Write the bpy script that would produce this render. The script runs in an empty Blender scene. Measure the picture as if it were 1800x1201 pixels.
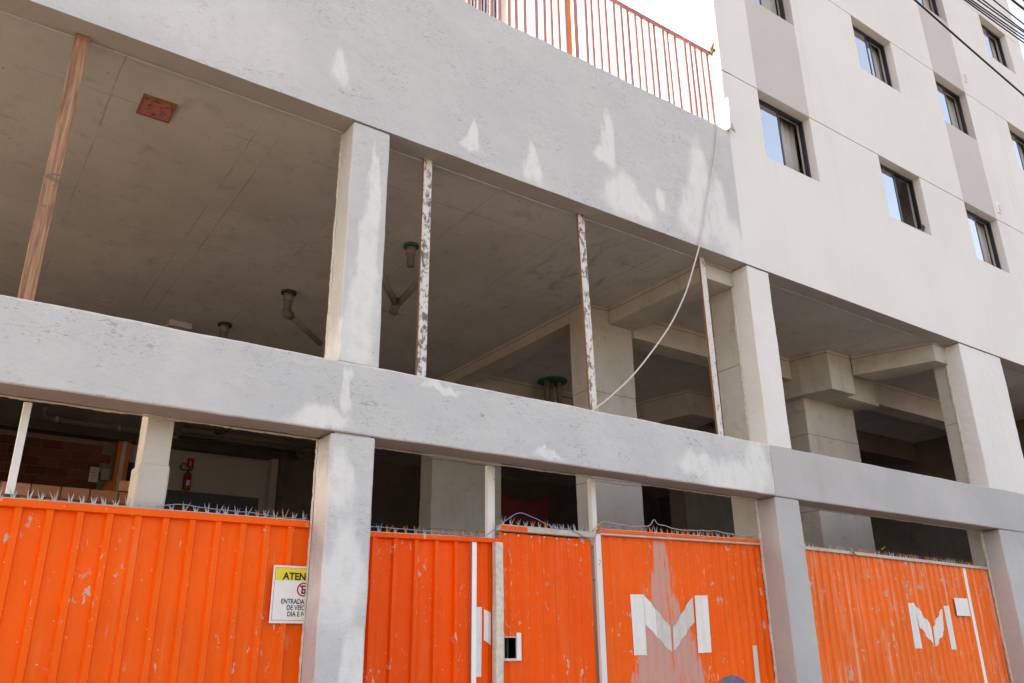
import bpy, bmesh, math, random
from mathutils import Vector, Matrix, noise
random.seed(7)
R = math.radians
scn = bpy.context.scene
COL = scn.collection

# ------------------------------------------------------------------ camera
cd = bpy.data.cameras.new('camera'); cam = bpy.data.objects.new('camera', cd); COL.objects.link(cam)
cd.sensor_fit = 'HORIZONTAL'; cd.sensor_width = 36.0; cd.lens = 28.9417; cd.clip_start = 0.05; cd.clip_end = 2000
rt = Vector((0.82124898, -0.57047212, -0.01056781)); dn = Vector((0.19504666, 0.29809762, -0.93439532)); fw = Vector((0.53619671, 0.76530998, 0.35608105))
cam.matrix_world = Matrix(((rt.x, -dn.x, -fw.x, 0.0), (rt.y, -dn.y, -fw.y, -6.0), (rt.z, -dn.z, -fw.z, 1.6), (0, 0, 0, 1)))
scn.camera = cam

# ------------------------------------------------------------------ sky, sun, exposure
SUN = Vector((-0.40, 0.64, 0.655)).normalized()
w = bpy.data.worlds.new('World'); scn.world = w; w.use_nodes = True
wn = w.node_tree.nodes; sky = wn.new('ShaderNodeTexSky'); sky.sky_type = 'NISHITA'; sky.sun_disc = False
sky.sun_elevation = math.asin(SUN.z); sky.sun_rotation = math.atan2(SUN.x, SUN.y)
sky.air_density = 0.8; sky.dust_density = 8.0; sky.ozone_density = 0.4; sky.altitude = 700
w.node_tree.links.new(sky.outputs[0], wn['Background'].inputs[0]); wn['Background'].inputs[1].default_value = 0.15
sd = bpy.data.lights.new('sun', 'SUN'); sd.energy = 1.4; sd.angle = R(10); sd.color = (1.0, 0.95, 0.88)
sun = bpy.data.objects.new('sun', sd); COL.objects.link(sun); sun.location = (-10, 10, 30)
sun.rotation_euler = SUN.to_track_quat('Z', 'Y').to_euler()
vs = scn.view_settings
scn.display_settings.display_device = 'sRGB'
vs.view_transform = 'Standard'; vs.look = 'None'; vs.gamma = 1.0; vs.use_curve_mapping = False
vs.exposure = 2.6
vs.use_white_balance = True; vs.white_balance_temperature = 9500; vs.white_balance_tint = 11
scn.cycles.max_bounces = 12; scn.cycles.diffuse_bounces = 4

# ------------------------------------------------------------------ node helpers
class NB:
    def __init__(s, name):
        s.mat = bpy.data.materials.new(name); s.mat.use_nodes = True
        s.t = s.mat.node_tree; s.n = s.t.nodes; s.b = s.n['Principled BSDF']; s._p = None
    def L(s, a, b): s.t.links.new(a, b)
    def inp(s, node, k, v):
        if v is None: return
        if hasattr(v, 'is_output'): s.L(v, node.inputs[k])
        else: node.inputs[k].default_value = v
    def pos(s):
        if s._p is None: s._p = s.n.new('ShaderNodeNewGeometry').outputs['Position']
        return s._p
    def objpos(s): return s.n.new('ShaderNodeTexCoord').outputs['Object']
    def xyz(s, v=None):
        q = s.n.new('ShaderNodeSeparateXYZ'); s.L(v or s.pos(), q.inputs[0]); return q.outputs
    def comb(s, x=0, y=0, z=0):
        q = s.n.new('ShaderNodeCombineXYZ'); s.inp(q, 0, x); s.inp(q, 1, y); s.inp(q, 2, z); return q.outputs[0]
    def mp(s, scale=(1, 1, 1), loc=(0, 0, 0), v=None):
        q = s.n.new('ShaderNodeMapping'); s.L(v or s.pos(), q.inputs[0]); q.inputs['Scale'].default_value = scale; q.inputs['Location'].default_value = loc; return q.outputs[0]
    def noise(s, scale=5, detail=4, rough=0.55, v=None, dist=0.0):
        q = s.n.new('ShaderNodeTexNoise'); s.L(v or s.pos(), q.inputs['Vector']); q.inputs['Scale'].default_value = scale; q.inputs['Detail'].default_value = min(detail, 4)
        q.inputs['Roughness'].default_value = rough; q.inputs['Distortion'].default_value = dist; return q.outputs[0]
    def noisec(s, scale=5, detail=3, v=None):
        q = s.n.new('ShaderNodeTexNoise'); s.L(v or s.pos(), q.inputs['Vector']); q.inputs['Scale'].default_value = scale; q.inputs['Detail'].default_value = detail; return q.outputs['Color']
    def voro(s, scale=5, v=None, feature='F1', out='Distance'):
        q = s.n.new('ShaderNodeTexVoronoi'); q.feature = feature; s.L(v or s.pos(), q.inputs['Vector']); q.inputs['Scale'].default_value = scale; return q.outputs[out]
    def m(s, op, a, b=None, c=None, clamp=False):
        q = s.n.new('ShaderNodeMath'); q.operation = op; q.use_clamp = clamp; s.inp(q, 0, a); s.inp(q, 1, b); s.inp(q, 2, c); return q.outputs[0]
    def vm(s, op, a, b=None):
        q = s.n.new('ShaderNodeVectorMath'); q.operation = op; s.inp(q, 0, a); s.inp(q, 1, b); return q.outputs[0] if op not in ('LENGTH', 'DISTANCE') else q.outputs['Value']
    def ramp(s, x, a, b, lo=0.0, hi=1.0):
        q = s.n.new('ShaderNodeMapRange'); q.interpolation_type = 'SMOOTHSTEP'; s.inp(q, 0, x); q.inputs[1].default_value = a; q.inputs[2].default_value = b; q.inputs[3].default_value = lo; q.inputs[4].default_value = hi; return q.outputs[0]
    def mix(s, f, a, b):
        q = s.n.new('ShaderNodeMix'); q.data_type = 'RGBA'; s.inp(q, 0, f)
        for k, v in ((6, a), (7, b)):
            if hasattr(v, 'is_output'): s.L(v, q.inputs[k])
            else: q.inputs[k].default_value = (*v, 1) if len(v) == 3 else v
        return q.outputs[2]
    def mul(s, col, f):
        q = s.n.new('ShaderNodeVectorMath'); q.operation = 'SCALE'; s.L(col, q.inputs[0]); s.inp(q, 'Scale', f); return q.outputs[0]
    def bump(s, h, strength=0.3, dist=0.01):
        q = s.n.new('ShaderNodeBump'); q.inputs['Strength'].default_value = strength; q.inputs['Distance'].default_value = dist; s.L(h, q.inputs['Height']); s.L(q.outputs[0], s.b.inputs['Normal'])
    def done(s, col, rough=0.8, metal=0.0, spec=0.35):
        if hasattr(col, 'is_output'): s.L(col, s.b.inputs['Base Color'])
        else: s.b.inputs['Base Color'].default_value = (*col, 1)
        s.inp(s.b, 'Roughness', rough); s.inp(s.b, 'Metallic', metal); s.b.inputs['Specular IOR Level'].default_value = spec
        return s.mat

def simple(name, col, rough=0.7, metal=0.0, var=0.15, scale=8, bump=0.0, spec=0.35):
    g = NB(name)
    c = g.mix(g.noise(scale, 5), [x * (1 - var) for x in col], [min(1, x * (1 + var)) for x in col])
    if bump: g.bump(g.noise(scale * 12, 4), bump, 0.004)
    return g.done(c, rough, metal, spec)

# facade paint, patchy grey with white touch-ups
def make_grey_paint(name, P, beam=False):
    g = NB(name)
    p = g.pos(); q = g.xyz()
    big = g.noise(0.9, 5, 0.6)
    base = g.mix(g.ramp(big, 0.35, 0.68), (0.485, 0.482, 0.485), (0.53, 0.522, 0.517))
    tro = g.noise(1.6, 6, 0.65, g.mp((0.7, 1, 2.0)), 1.2)
    base = g.mix(g.ramp(tro, 0.48, 0.72, 0, 0.40), base, (0.58, 0.568, 0.56))
    # dark scratches and pits left by the trowel
    sc = g.noise(22, 5, 0.7, g.mp((0.55, 1, 1.5)), 1.6)
    dens = g.ramp(g.noise(1.7, 3, 0.6, g.mp((1, 1, 1), (3, 0, 7))), 0.40, 0.64)
    base = g.mix(g.ramp(g.noise(7, 4, 0.7, g.mp((0.8, 1, 1.2)), 0.8), 0.40, 0.70, 0, 0.28), base, (0.43, 0.425, 0.425))
    pore = g.voro(17, g.mp((1, 1, 1), (0.2, 0.4, 0.6)))
    base = g.mix(g.m('MULTIPLY', g.m('LESS_THAN', pore, 0.10), g.m('MULTIPLY', g.m('GREATER_THAN', g.noise(11, 1), 0.56), 0.8)), base, (0.22, 0.215, 0.21))
    base = g.mix(g.m('MULTIPLY', g.ramp(sc, 0.565, 0.63), g.m('MULTIPLY', dens, 0.75)), base, (0.27, 0.26, 0.255))
    sc2 = g.noise(55, 3, 0.6, g.mp((0.8, 1, 1.1)), 0.6)
    base = g.mix(g.m('MULTIPLY', g.ramp(sc2, 0.625, 0.68), g.m('MULTIPLY', dens, 0.6)), base, (0.25, 0.245, 0.24))
    # white touch-up patches, each with its own place and size (x, z, half width, half height)
    wob = g.vm('SCALE', g.vm('SUBTRACT', g.noisec(4.5, 4, g.mp((1.6, 1, 0.55))), (0.5, 0.5, 0.5)), None)
    wob.node.inputs['Scale'].default_value = 0.27
    pw = g.vm('ADD', p, wob)
    acc = None
    for i, (x, z, a, b) in enumerate(P):
        u = g.xyz(g.vm('MULTIPLY', g.vm('SUBTRACT', pw, (x, 0, z)), (1 / a, 0, 1 / b)))
        d = g.vm('LENGTH', g.comb(g.m('MULTIPLY', u[0], g.m('ADD', 1.0, g.m('MULTIPLY', u[2], 0.40))), 0, u[2]))
        v = g.ramp(d, 0.70, 1.42, 0.88 if a < 0.5 else 0.35, 0.0)
        acc = v if acc is None else g.m('MAXIMUM', acc, v)
    acc = g.m('MULTIPLY', acc, g.ramp(g.noise(6, 4, 0.65, g.mp((1.5, 1, 0.8), (2, 0, 1))), 0.30, 0.55, 0.6, 1.0))
    base = g.mix(acc, base, (0.69, 0.675, 0.66))
    # chipped pale mortar along the top arris of the tie beam
    if beam:
      ed = g.m('ADD', q[2], g.m('MULTIPLY', g.m('SUBTRACT', g.noise(9, 5, 0.7), 0.5), 0.12))
      ed = g.m('MULTIPLY', g.ramp(ed, 3.845, 3.868), g.m('LESS_THAN', q[2], 3.9))
      base = g.mix(g.m('MULTIPLY', ed, 0.8), base, (0.66, 0.60, 0.55))
    h = g.m('ADD', g.m('MULTIPLY', g.noise(3.2, 6, 0.62, g.mp((1, 1, 1.6))), 1.6), g.m('MULTIPLY', g.noise(38, 4, 0.6, g.mp((0.6, 1, 1.4))), 0.35))
    g.bump(h, 0.55, 0.012)
    return g.done(base, 0.75, 0, 0.3)

def make_plaster(name, a, b, grain=0.25):
    g = NB(name)
    c = g.mix(g.ramp(g.noise(0.5, 5, 0.6), 0.3, 0.7), a, b)
    st = g.noise(1.0, 5, 0.65, g.mp((2.6, 2.6, 0.14)))
    c = g.mix(g.ramp(st, 0.52, 0.78, 0, 0.30), c, [x * 0.80 for x in a])
    sp = g.noise(26, 3, 0.6)
    c = g.mix(g.ramp(sp, 0.70, 0.76, 0, 0.3), c, [x * 0.6 for x in a])
    h = g.m('ADD', g.noise(140, 3, 0.6), g.m('MULTIPLY', g.noise(2.0, 4), 1.2))
    g.bump(h, grain, 0.006)
    return g.done(c, 0.85, 0, 0.25)

def make_concrete(name, a, b, lines=None, dark=0.6):
    g = NB(name); p = g.pos(); q = g.xyz()
    c = g.mix(g.ramp(g.noise(0.8, 6, 0.62), 0.32, 0.7), a, b)
    c = g.mix(g.ramp(g.noise(4.0, 6, 0.65, None, 0.8), 0.52, 0.76, 0, 0.45), c, [x * dark for x in a])
    st = g.noise(2.2, 5, 0.6, g.mp((1.5, 1.5, 0.22)))
    c = g.mix(g.ramp(st, 0.56, 0.74, 0, 0.35), c, [x * 0.62 for x in a])
    pit = g.voro(9, g.mp((1, 1, 1), (0.3, 0.7, 0.1)))
    pn = g.ramp(g.noise(3, 2), 0.5, 0.62)
    c = g.mix(g.m('MULTIPLY', g.m('LESS_THAN', pit, 0.085), pn), c, [x * 0.30 for x in a])
    if lines == 'ceiling':
        wx = g.m('ADD', q[0], g.m('MULTIPLY', g.m('SUBTRACT', g.noise(2.5, 4), 0.5), 0.035))
        wy = g.m('ADD', q[1], g.m('MULTIPLY', g.m('SUBTRACT', g.noise(2.5, 4, 0.6, g.mp((1, 1, 1), (5, 2, 0))), 0.5), 0.035))
        def ln(v, off, pitch, wd): return g.ramp(g.m('ABSOLUTE', g.m('SUBTRACT', g.m('PINGPONG', g.m('SUBTRACT', v, off), pitch / 2), 0.0)), wd, wd * 0.3, 0, 1)
        acc = None
        for v, off, pitch in ((wx, 0.56, 1.24), (wx, 2.01, 4.9), (wy, 0.90, 2.42)):
            l = ln(v, off, pitch, 0.011)
            acc = l if acc is None else g.m('MAXIMUM', acc, l)
        brk = g.ramp(g.noise(1.3, 3, 0.6, g.mp((1, 1, 1), (9, 9, 0))), 0.40, 0.60, 0.05, 0.48)
        acc = g.m('MULTIPLY', acc, brk)
        c = g.mix(acc, c, [x * 0.42 for x in a])
        rub = g.noise(2.6, 4, 0.72, g.mp((1.6, 0.8, 1)), 0.8)
        zone = g.ramp(g.vm('LENGTH', g.vm('MULTIPLY', g.vm('SUBTRACT', p, (6.3, 1.9, 6.2)), (0.9, 0.5, 0))), 1.0, 0.3)
        c = g.mix(g.m('MULTIPLY', g.ramp(rub, 0.50, 0.68), g.m('MULTIPLY', zone, 0.55)), c, [x * 0.40 for x in a])
    if lines == 'lift':
        l = g.ramp(g.m('ABSOLUTE', g.m('PINGPONG', g.m('ADD', q[2], g.m('MULTIPLY', g.noise(3, 3), 0.04)), 0.62)), 0.012, 0.004)
        c = g.mix(g.m('MULTIPLY', l, 0.7), c, [x * 0.45 for x in a])
    g.bump(g.m('ADD', g.noise(4, 5, 0.65), g.m('MULTIPLY', g.noise(45, 4, 0.7), 0.5)), 0.4, 0.012)
    return g.done(c, 0.88, 0, 0.2)

def make_orange(name, base, fade, chips, stain=None, streak=0.25, seed=0.0):
    g = NB(name); q = g.xyz()
    p2 = g.mp((1, 0.4, 1), (seed, 0, seed * 0.7))
    c = g.mix(g.ramp(g.noise(1.2, 5, 0.6, p2), 0.3, 0.72), [x * 0.93 for x in base], [min(1, x * 1.05) for x in base])
    st = g.noise(5, 5, 0.65, g.mp((3.2, 0.3, 0.16), (seed, 0, 0)))
    c = g.mix(g.ramp(st, 0.50, 0.78, 0, streak), c, fade)
    dirt = g.noise(3.5, 5, 0.7, g.mp((2.2, 0.3, 0.35), (seed + 4, 0, 1)))
    c = g.mix(g.ramp(dirt, 0.58, 0.8, 0, 0.4), c, [x * 0.62 for x in base])
    # flaked paint: grey primer showing through, larger flakes and thin scratches
    fl = g.noise(15, 4, 0.62, g.mp((1.25, 0.3, 0.6), (seed + 2, 0, 3)), 0.4)
    fz = g.ramp(g.noise(1.8, 3, 0.6, g.mp((1, 0.3, 1), (seed + 7, 0, 5))), 0.44, 0.66)
    c = g.mix(g.m('MULTIPLY', g.ramp(fl, chips, chips + 0.025), fz), c, (0.52, 0.42, 0.37))
    s2 = g.noise(34, 3, 0.6, g.mp((1.6, 0.2, 0.22), (seed, 0, 9)), 0.3)
    c = g.mix(g.m('MULTIPLY', g.ramp(s2, chips + 0.06, chips + 0.09), g.ramp(g.noise(2.6, 3), 0.42, 0.6, 0, 0.75)), c, (0.75, 0.58, 0.48))
    s3 = g.noise(60, 2, 0.5, g.mp((1, 0.2, 1.0), (seed, 3, 2)))
    c = g.mix(g.ramp(s3, 0.735, 0.76, 0, 0.8), c, (0.80, 0.66, 0.56))
    if stain:
        # pale splashed paint: narrow at the top, spreading towards the ground
        x0, ztop = stain
        dz = g.m('SUBTRACT', ztop, q[2])
        hw = g.m('ADD', 0.10, g.m('MULTIPLY', g.m('POWER', g.m('MAXIMUM', dz, 0.0), 1.5), 0.26))
        nx = g.m('MULTIPLY', g.m('SUBTRACT', g.noise(3.6, 6, 0.75, g.mp((4, 0.3, 0.42))), 0.5), 0.62)
        d = g.m('SUBTRACT', hw, g.m('ABSOLUTE', g.m('ADD', g.m('SUBTRACT', q[0], x0), nx)))
        k = g.m('MULTIPLY', g.ramp(d, 0.0, 0.03), g.ramp(dz, -0.02, 0.05))
        k = g.m('MULTIPLY', k, g.ramp(g.noise(5, 5, 0.7, g.mp((7, 0.3, 0.5), (1, 0, 0))), 0.34, 0.46))
        c = g.mix(g.m('MULTIPLY', k, 0.82), c, (0.50, 0.33, 0.29))
    g.bump(g.m('ADD', g.noise(2.6, 4, 0.6, g.mp((1, 0.2, 0.7), (seed, 0, 0))), g.m('MULTIPLY', g.noise(22, 3), 0.07)), 0.5, 0.02)
    return g.done(c, g.ramp(g.noise(6, 4), 0.2, 0.8, 0.48, 0.68), 0, 0.18)

def make_speckle(name, a, b, lo, hi, scale=16, rust=None):
    g = NB(name)
    n = g.noise(scale, 6, 0.72, g.mp((1, 1, 0.55)), 0.3)
    c = g.mix(g.ramp(n, lo, hi), a, b)
    if rust: c = g.mix(g.ramp(g.noise(2.0, 4), 0.56, 0.64, 0, 0.9), c, rust)
    g.bump(g.noise(40, 4), 0.4, 0.004)
    return g.done(c, 0.75, 0, 0.3)

def make_wood(name, a, b):
    g = NB(name)
    v = g.mp((26, 26, 1.1))
    c = g.mix(g.ramp(g.noise(1.5, 6, 0.7, v, 0.8), 0.3, 0.72), a, b)
    k = g.ramp(g.noise(1.4, 4, 0.7, g.mp((2, 2, 1))), 0.55, 0.68)
    c = g.mix(g.m('MULTIPLY', k, 0.75), c, (0.22, 0.13, 0.085))
    pz = g.vm('LENGTH', g.vm('MULTIPLY', g.vm('SUBTRACT', g.pos(), (0.24, 0.2, 4.83)), (0, 0, 4.5)))
    k2 = g.m('MULTIPLY', g.ramp(pz, 1.0, 0.6), g.ramp(g.noise(14, 4, 0.7), 0.54, 0.60, 0, 0.8))
    c = g.mix(k2, c, (0.13, 0.10, 0.085))
    g.bump(g.noise(1.5, 5, 0.7, v, 0.8), 0.5, 0.006)
    return g.done(c, 0.8, 0, 0.25)

def make_brick(name, col, var=0.3):
    g = NB(name)
    oi = g.n.new('ShaderNodeObjectInfo').outputs['Random']
    c = g.mix(oi, [x * (1 - var) for x in col], [min(1, x * (1 + var)) for x in col])
    c = g.mix(g.ramp(g.noise(14, 5, 0.7), 0.5, 0.8, 0, 0.5), c, [x * 0.6 for x in col])
    g.bump(g.noise(60, 4), 0.4, 0.004)
    return g.done(c, 0.9, 0, 0.15)

M = {}
M['grey'] = make_grey_paint('patchy_grey_paint', [(2.30, 6.72, .075, .19), (3.74, 6.56, .06, .14), (3.73, 6.44, .09, .09), (4.50, 6.50, .09, .21), (5.62, 7.20, .08, .36), (5.52, 6.98, .13, .11), (5.80, 6.55, .28, .26), (6.05, 6.45, .17, .17),
         (6.43, 6.66, .09, .15), (7.15, 7.25, .19, .48), (7.00, 6.70, .24, .38), (7.45, 6.85, .15, .52), (7.70, 6.45, .20, .28), (0.9, 6.9, .8, .5)])
M['greyc'] = make_grey_paint('patchy_grey_column_paint', [(2.70, 5.55, .06, .45), (2.66, 4.75, .11, .60), (2.60, 4.15, .13, .28), (2.55, 2.90, .11, .22), (2.62, 2.2, .15, .40), (2.75, 1.5, .1, .3)])
M['greyb'] = make_grey_paint('patchy_grey_beam_paint', [(2.565, 3.62, .04, .17), (2.35, 3.38, .20, .08), (6.65, 3.50, .28, .12), (7.15, 3.42, .40, .18), (7.60, 3.60, .20, .24), (4.6, 3.35, .14, .05), (3.45, 3.80, .16, .035)], True)
M['white'] = make_plaster('white_plaster', (0.665, 0.640, 0.622), (0.705, 0.682, 0.665))
M['strip'] = make_plaster('grey_plaster_strip', (0.50, 0.465, 0.455), (0.53, 0.495, 0.485), 0.4)
M['midgrey'] = make_plaster('mid_grey_plaster', (0.40, 0.385, 0.38), (0.485, 0.468, 0.462), 0.65)
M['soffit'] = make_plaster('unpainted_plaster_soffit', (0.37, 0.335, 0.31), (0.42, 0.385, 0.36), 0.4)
M['conc'] = make_concrete('raw_concrete', (0.44, 0.40, 0.355), (0.53, 0.49, 0.44), 'lift')
M['ceil'] = make_concrete('formed_concrete_ceiling', (0.47, 0.445, 0.43), (0.55, 0.525, 0.51), 'ceiling')
M['concshade'] = make_concrete('shaded_raw_concrete', (0.14, 0.12, 0.10), (0.19, 0.16, 0.135))  # raw concrete for the deep interior, with its shade put into the colour
M['mortar'] = simple('rough_pale_mortar', (0.64, 0.565, 0.48), 0.95, 0, 0.35, 22, 0.6)
M['mortar2'] = simple('dull_mortar', (0.50, 0.43, 0.36), 0.95, 0, 0.4, 22, 0.6)
M['orange1'] = make_orange('orange_painted_sheet', (0.95, 0.112, 0.007), (0.88, 0.20, 0.05), 0.635, None, 0.45, 0.0)
M['orange2'] = make_orange('deep_orange_painted_sheet', (0.93, 0.085, 0.004), (0.86, 0.17, 0.045), 0.635, None, 0.4, 3.1)
M['orangeg'] = make_orange('scuffed_orange_gate_sheet', (0.94, 0.092, 0.004), (0.88, 0.20, 0.06), 0.615, None, 0.45, 6.3)
M['orange3'] = make_orange('scuffed_orange_sheet', (0.95, 0.112, 0.007), (0.88, 0.21, 0.06), 0.625, (6.27, 2.70), 0.35, 9.7)
M['orange4'] = make_orange('hazed_faded_orange_sheet', (0.93, 0.155, 0.022), (0.86, 0.42, 0.28), 0.59, None, 0.85, 14.2)  # faded orange; its pale streaks also hold lens haze put into the colour
M['paintw'] = simple('white_stencil_paint', (0.74, 0.70, 0.67), 0.6, 0, 0.1, 9)
M['paintws'] = make_orange('splashed_white_stencil_paint', (0.74, 0.70, 0.67), (0.70, 0.66, 0.62), 0.72, None, 0.3, 2.0)
M['paintwg'] = simple('greyed_stencil_paint', (0.58, 0.53, 0.49), 0.65, 0, 0.15, 14)
M['sheetback'] = simple('bare_zinc_sheet_back', (0.36, 0.355, 0.35), 0.6, 0.2, 0.2, 6)
M['galv'] = simple('galvanised_steel', (0.40, 0.385, 0.37), 0.5, 0.3, 0.35, 20)
M['spikeo'] = simple('orange_oversprayed_spike', (0.62, 0.20, 0.08), 0.55, 0.2, 0.35, 20)
M['capgrey'] = simple('scraped_grey_channel', (0.50, 0.42, 0.37), 0.6, 0.1, 0.35, 9)
M['wpost'] = make_speckle('white_painted_steel', (0.30, 0.22, 0.18), (0.70, 0.68, 0.65), 0.30, 0.36, 9)
M['rpost'] = make_speckle('flaking_white_painted_steel', (0.17, 0.125, 0.12), (0.64, 0.60, 0.58), 0.40, 0.52, 20)
M['rpost2'] = make_speckle('dusty_white_painted_steel', (0.30, 0.26, 0.24), (0.62, 0.58, 0.55), 0.36, 0.46, 22)
M['rust'] = simple('bare_rusty_edge', (0.27, 0.125, 0.065), 0.8, 0, 0.3, 20)
M['wood'] = make_wood('weathered_brown_timber', (0.19, 0.085, 0.048), (0.43, 0.235, 0.145))
M['brick'] = make_brick('hollow_clay_brick', (0.50, 0.20, 0.115))
M['brickd'] = make_brick('old_clay_brick', (0.21, 0.072, 0.042))
M['joint'] = simple('brick_mortar', (0.30, 0.24, 0.20), 0.95, 0, 0.3, 20, 0.4)
M['pvc'] = simple('dusty_beige_pipe', (0.22, 0.19, 0.155), 0.65, 0, 0.25, 9)
M['pvcb'] = simple('brown_pipe', (0.155, 0.13, 0.095), 0.65, 0, 0.25, 9)
M['green'] = simple('green_pipe_sleeve', (0.03, 0.13, 0.095), 0.6, 0, 0.2, 9)
M['dark'] = simple('dark_rubber', (0.05, 0.045, 0.042), 0.7, 0, 0.2, 9)
M['red'] = simple('extinguisher_red', (0.26, 0.028, 0.022), 0.4, 0, 0.15, 9)
M['redpatch'] = make_speckle('red_painted_board', (0.16, 0.07, 0.055), (0.46, 0.165, 0.125), 0.38, 0.50, 14)
M['alu'] = simple('dark_anodised_aluminium', (0.045, 0.045, 0.06), 0.35, 0.6, 0.15, 9, 0, 0.5)
M['alul'] = simple('pale_aluminium', (0.42, 0.44, 0.50), 0.35, 0.7, 0.1, 9, 0, 0.5)
M['pink'] = make_speckle('sun_bleached_red_paint', (0.18, 0.09, 0.10), (0.44, 0.21, 0.235), 0.22, 0.34, 26)
M['orangep'] = simple('bright_orange_paint', (0.85, 0.21, 0.04), 0.5, 0, 0.1, 9)
M['cable'] = simple('off_white_cable', (0.52, 0.48, 0.43), 0.6, 0, 0.15, 12)
M['blackcable'] = simple('black_cable', (0.030, 0.022, 0.024), 0.6, 0, 0.2, 5)
M['blue'] = simple('blue_wire', (0.17, 0.25, 0.40), 0.5, 0, 0.2, 12)
M['signw'] = simple('white_sign_board', (0.74, 0.72, 0.70), 0.45, 0, 0.08, 14)
M['yellow'] = simple('yellow_print', (0.78, 0.60, 0.045), 0.5, 0, 0.08, 14)
M['black'] = simple('black_print', (0.02, 0.02, 0.02), 0.6, 0, 0.2, 9)
M['redprint'] = simple('red_print', (0.50, 0.02, 0.04), 0.5, 0, 0.1, 9)
M['sheetw'] = simple('white_flashing_sheet', (0.80, 0.80, 0.78), 0.5, 0, 0.06, 9)
M['room'] = simple('room_plaster', (0.74, 0.70, 0.66), 0.9, 0, 0.08, 1.5)
M['curtain'] = simple('grey_beige_curtain', (0.46, 0.435, 0.41), 0.9, 0, 0.12, 4)
M['tarp'] = simple('dark_red_tarpaulin', (0.17, 0.025, 0.018), 0.8, 0, 0.3, 3)
M['asphalt'] = simple('worn_asphalt', (0.062, 0.060, 0.057), 0.95, 0, 0.3, 2, 0.5)
M['pave'] = simple('concrete_pavement', (0.24, 0.225, 0.20), 0.9, 0, 0.2, 2, 0.4)
M['earth'] = simple('dry_ground', (0.12, 0.105, 0.085), 0.95, 0, 0.3, 0.3, 0.4)
M['leaf'] = simple('dry_leaf', (0.42, 0.30, 0.06), 0.7, 0, 0.4, 20)
M['straw'] = make_speckle('frayed_brown_rope', (0.10, 0.07, 0.05), (0.40, 0.32, 0.24), 0.4, 0.6, 40)
M['skin'] = simple('skin', (0.36, 0.16, 0.10), 0.55, 0, 0.1, 9)
M['navy'] = simple('navy_cloth', (0.075, 0.085, 0.13), 0.85, 0, 0.45, 30)
M['jean'] = simple('denim', (0.06, 0.08, 0.13), 0.9, 0, 0.25, 20)
M['shirt'] = simple('grey_shirt', (0.22, 0.22, 0.23), 0.9, 0, 0.2, 9)
M['hair'] = simple('dark_hair', (0.018, 0.014, 0.012), 0.7, 0, 0.3, 40)

def glass_mat():
    m = bpy.data.materials.new('reflective_window_glass'); m.use_nodes = True; t = m.node_tree; n = t.nodes
    n.remove(n['Principled BSDF'])
    gl = n.new('ShaderNodeBsdfGlossy'); gl.inputs['Roughness'].default_value = 0.02; gl.inputs['Color'].default_value = (0.93, 0.96, 1.0, 1)
    tr = n.new('ShaderNodeBsdfTransparent'); tr.inputs['Color'].default_value = (0.72, 0.78, 0.82, 1)
    fr = n.new('ShaderNodeFresnel'); fr.inputs['IOR'].default_value = 2.4
    ad = n.new('ShaderNodeMath'); ad.operation = 'ADD'; ad.inputs[1].default_value = 0.36; ad.use_clamp = True
    mx = n.new('ShaderNodeMixShader')
    t.links.new(fr.outputs[0], ad.inputs[0]); t.links.new(ad.outputs[0], mx.inputs[0]); t.links.new(tr.outputs[0], mx.inputs[1]); t.links.new(gl.outputs[0], mx.inputs[2]); t.links.new(mx.outputs[0], n['Material Output'].inputs[0])
    return m
M['glass'] = glass_mat()

# ------------------------------------------------------------------ object helpers
def link(name, me, parent=None, mats=(), loc=None):
    o = bpy.data.objects.new(name, me); COL.objects.link(o)
    for m_ in mats:
        if me is not None: me.materials.append(M[m_] if isinstance(m_, str) else m_)
    if parent is not None:
        o.parent = parent
        o.matrix_parent_inverse = parent.matrix_basis.inverted()
    if loc is not None: o.location = loc
    return o
def tag(o, label=None, cat=None, group=None, kind=None):
    if label: o['label'] = label
    if cat: o['category'] = cat
    if group: o['group'] = group
    if kind: o['kind'] = kind
    return o
def thing(name, label, cat, loc=(0, 0, 0), group=None):
    o = bpy.data.objects.new(name, None); COL.objects.link(o); o.location = loc; o.empty_display_size = 0.2
    return tag(o, label, cat, group)
def mesh(vs_, fs_, smooth=False, mi=None):
    me = bpy.data.meshes.new('m'); me.from_pydata(vs_, [], fs_); me.update()
    if smooth:
        for p in me.polygons: p.use_smooth = True
    if mi:
        for p, i in zip(me.polygons, mi): p.material_index = i
    return me
def fix(bm):
    bmesh.ops.recalc_face_normals(bm, faces=bm.faces)
def box_mesh(x0, x1, y0, y1, z0, z1, bev=0.0, seg=2):
    bm = bmesh.new()
    r = bmesh.ops.create_cube(bm, size=1.0)
    for v in bm.verts:
        v.co = Vector((x0 if v.co.x < 0 else x1, y0 if v.co.y < 0 else y1, z0 if v.co.z < 0 else z1))
    if bev > 0: bmesh.ops.bevel(bm, geom=list(bm.edges), offset=bev, segments=seg, affect='EDGES', profile=0.6)
    me = bpy.data.meshes.new('box'); bm.to_mesh(me); bm.free(); return me
def box(name, x0, x1, y0, y1, z0, z1, mat, parent=None, bev=0.0):
    return link(name, box_mesh(x0, x1, y0, y1, z0, z1, bev), parent, (mat,))
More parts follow.
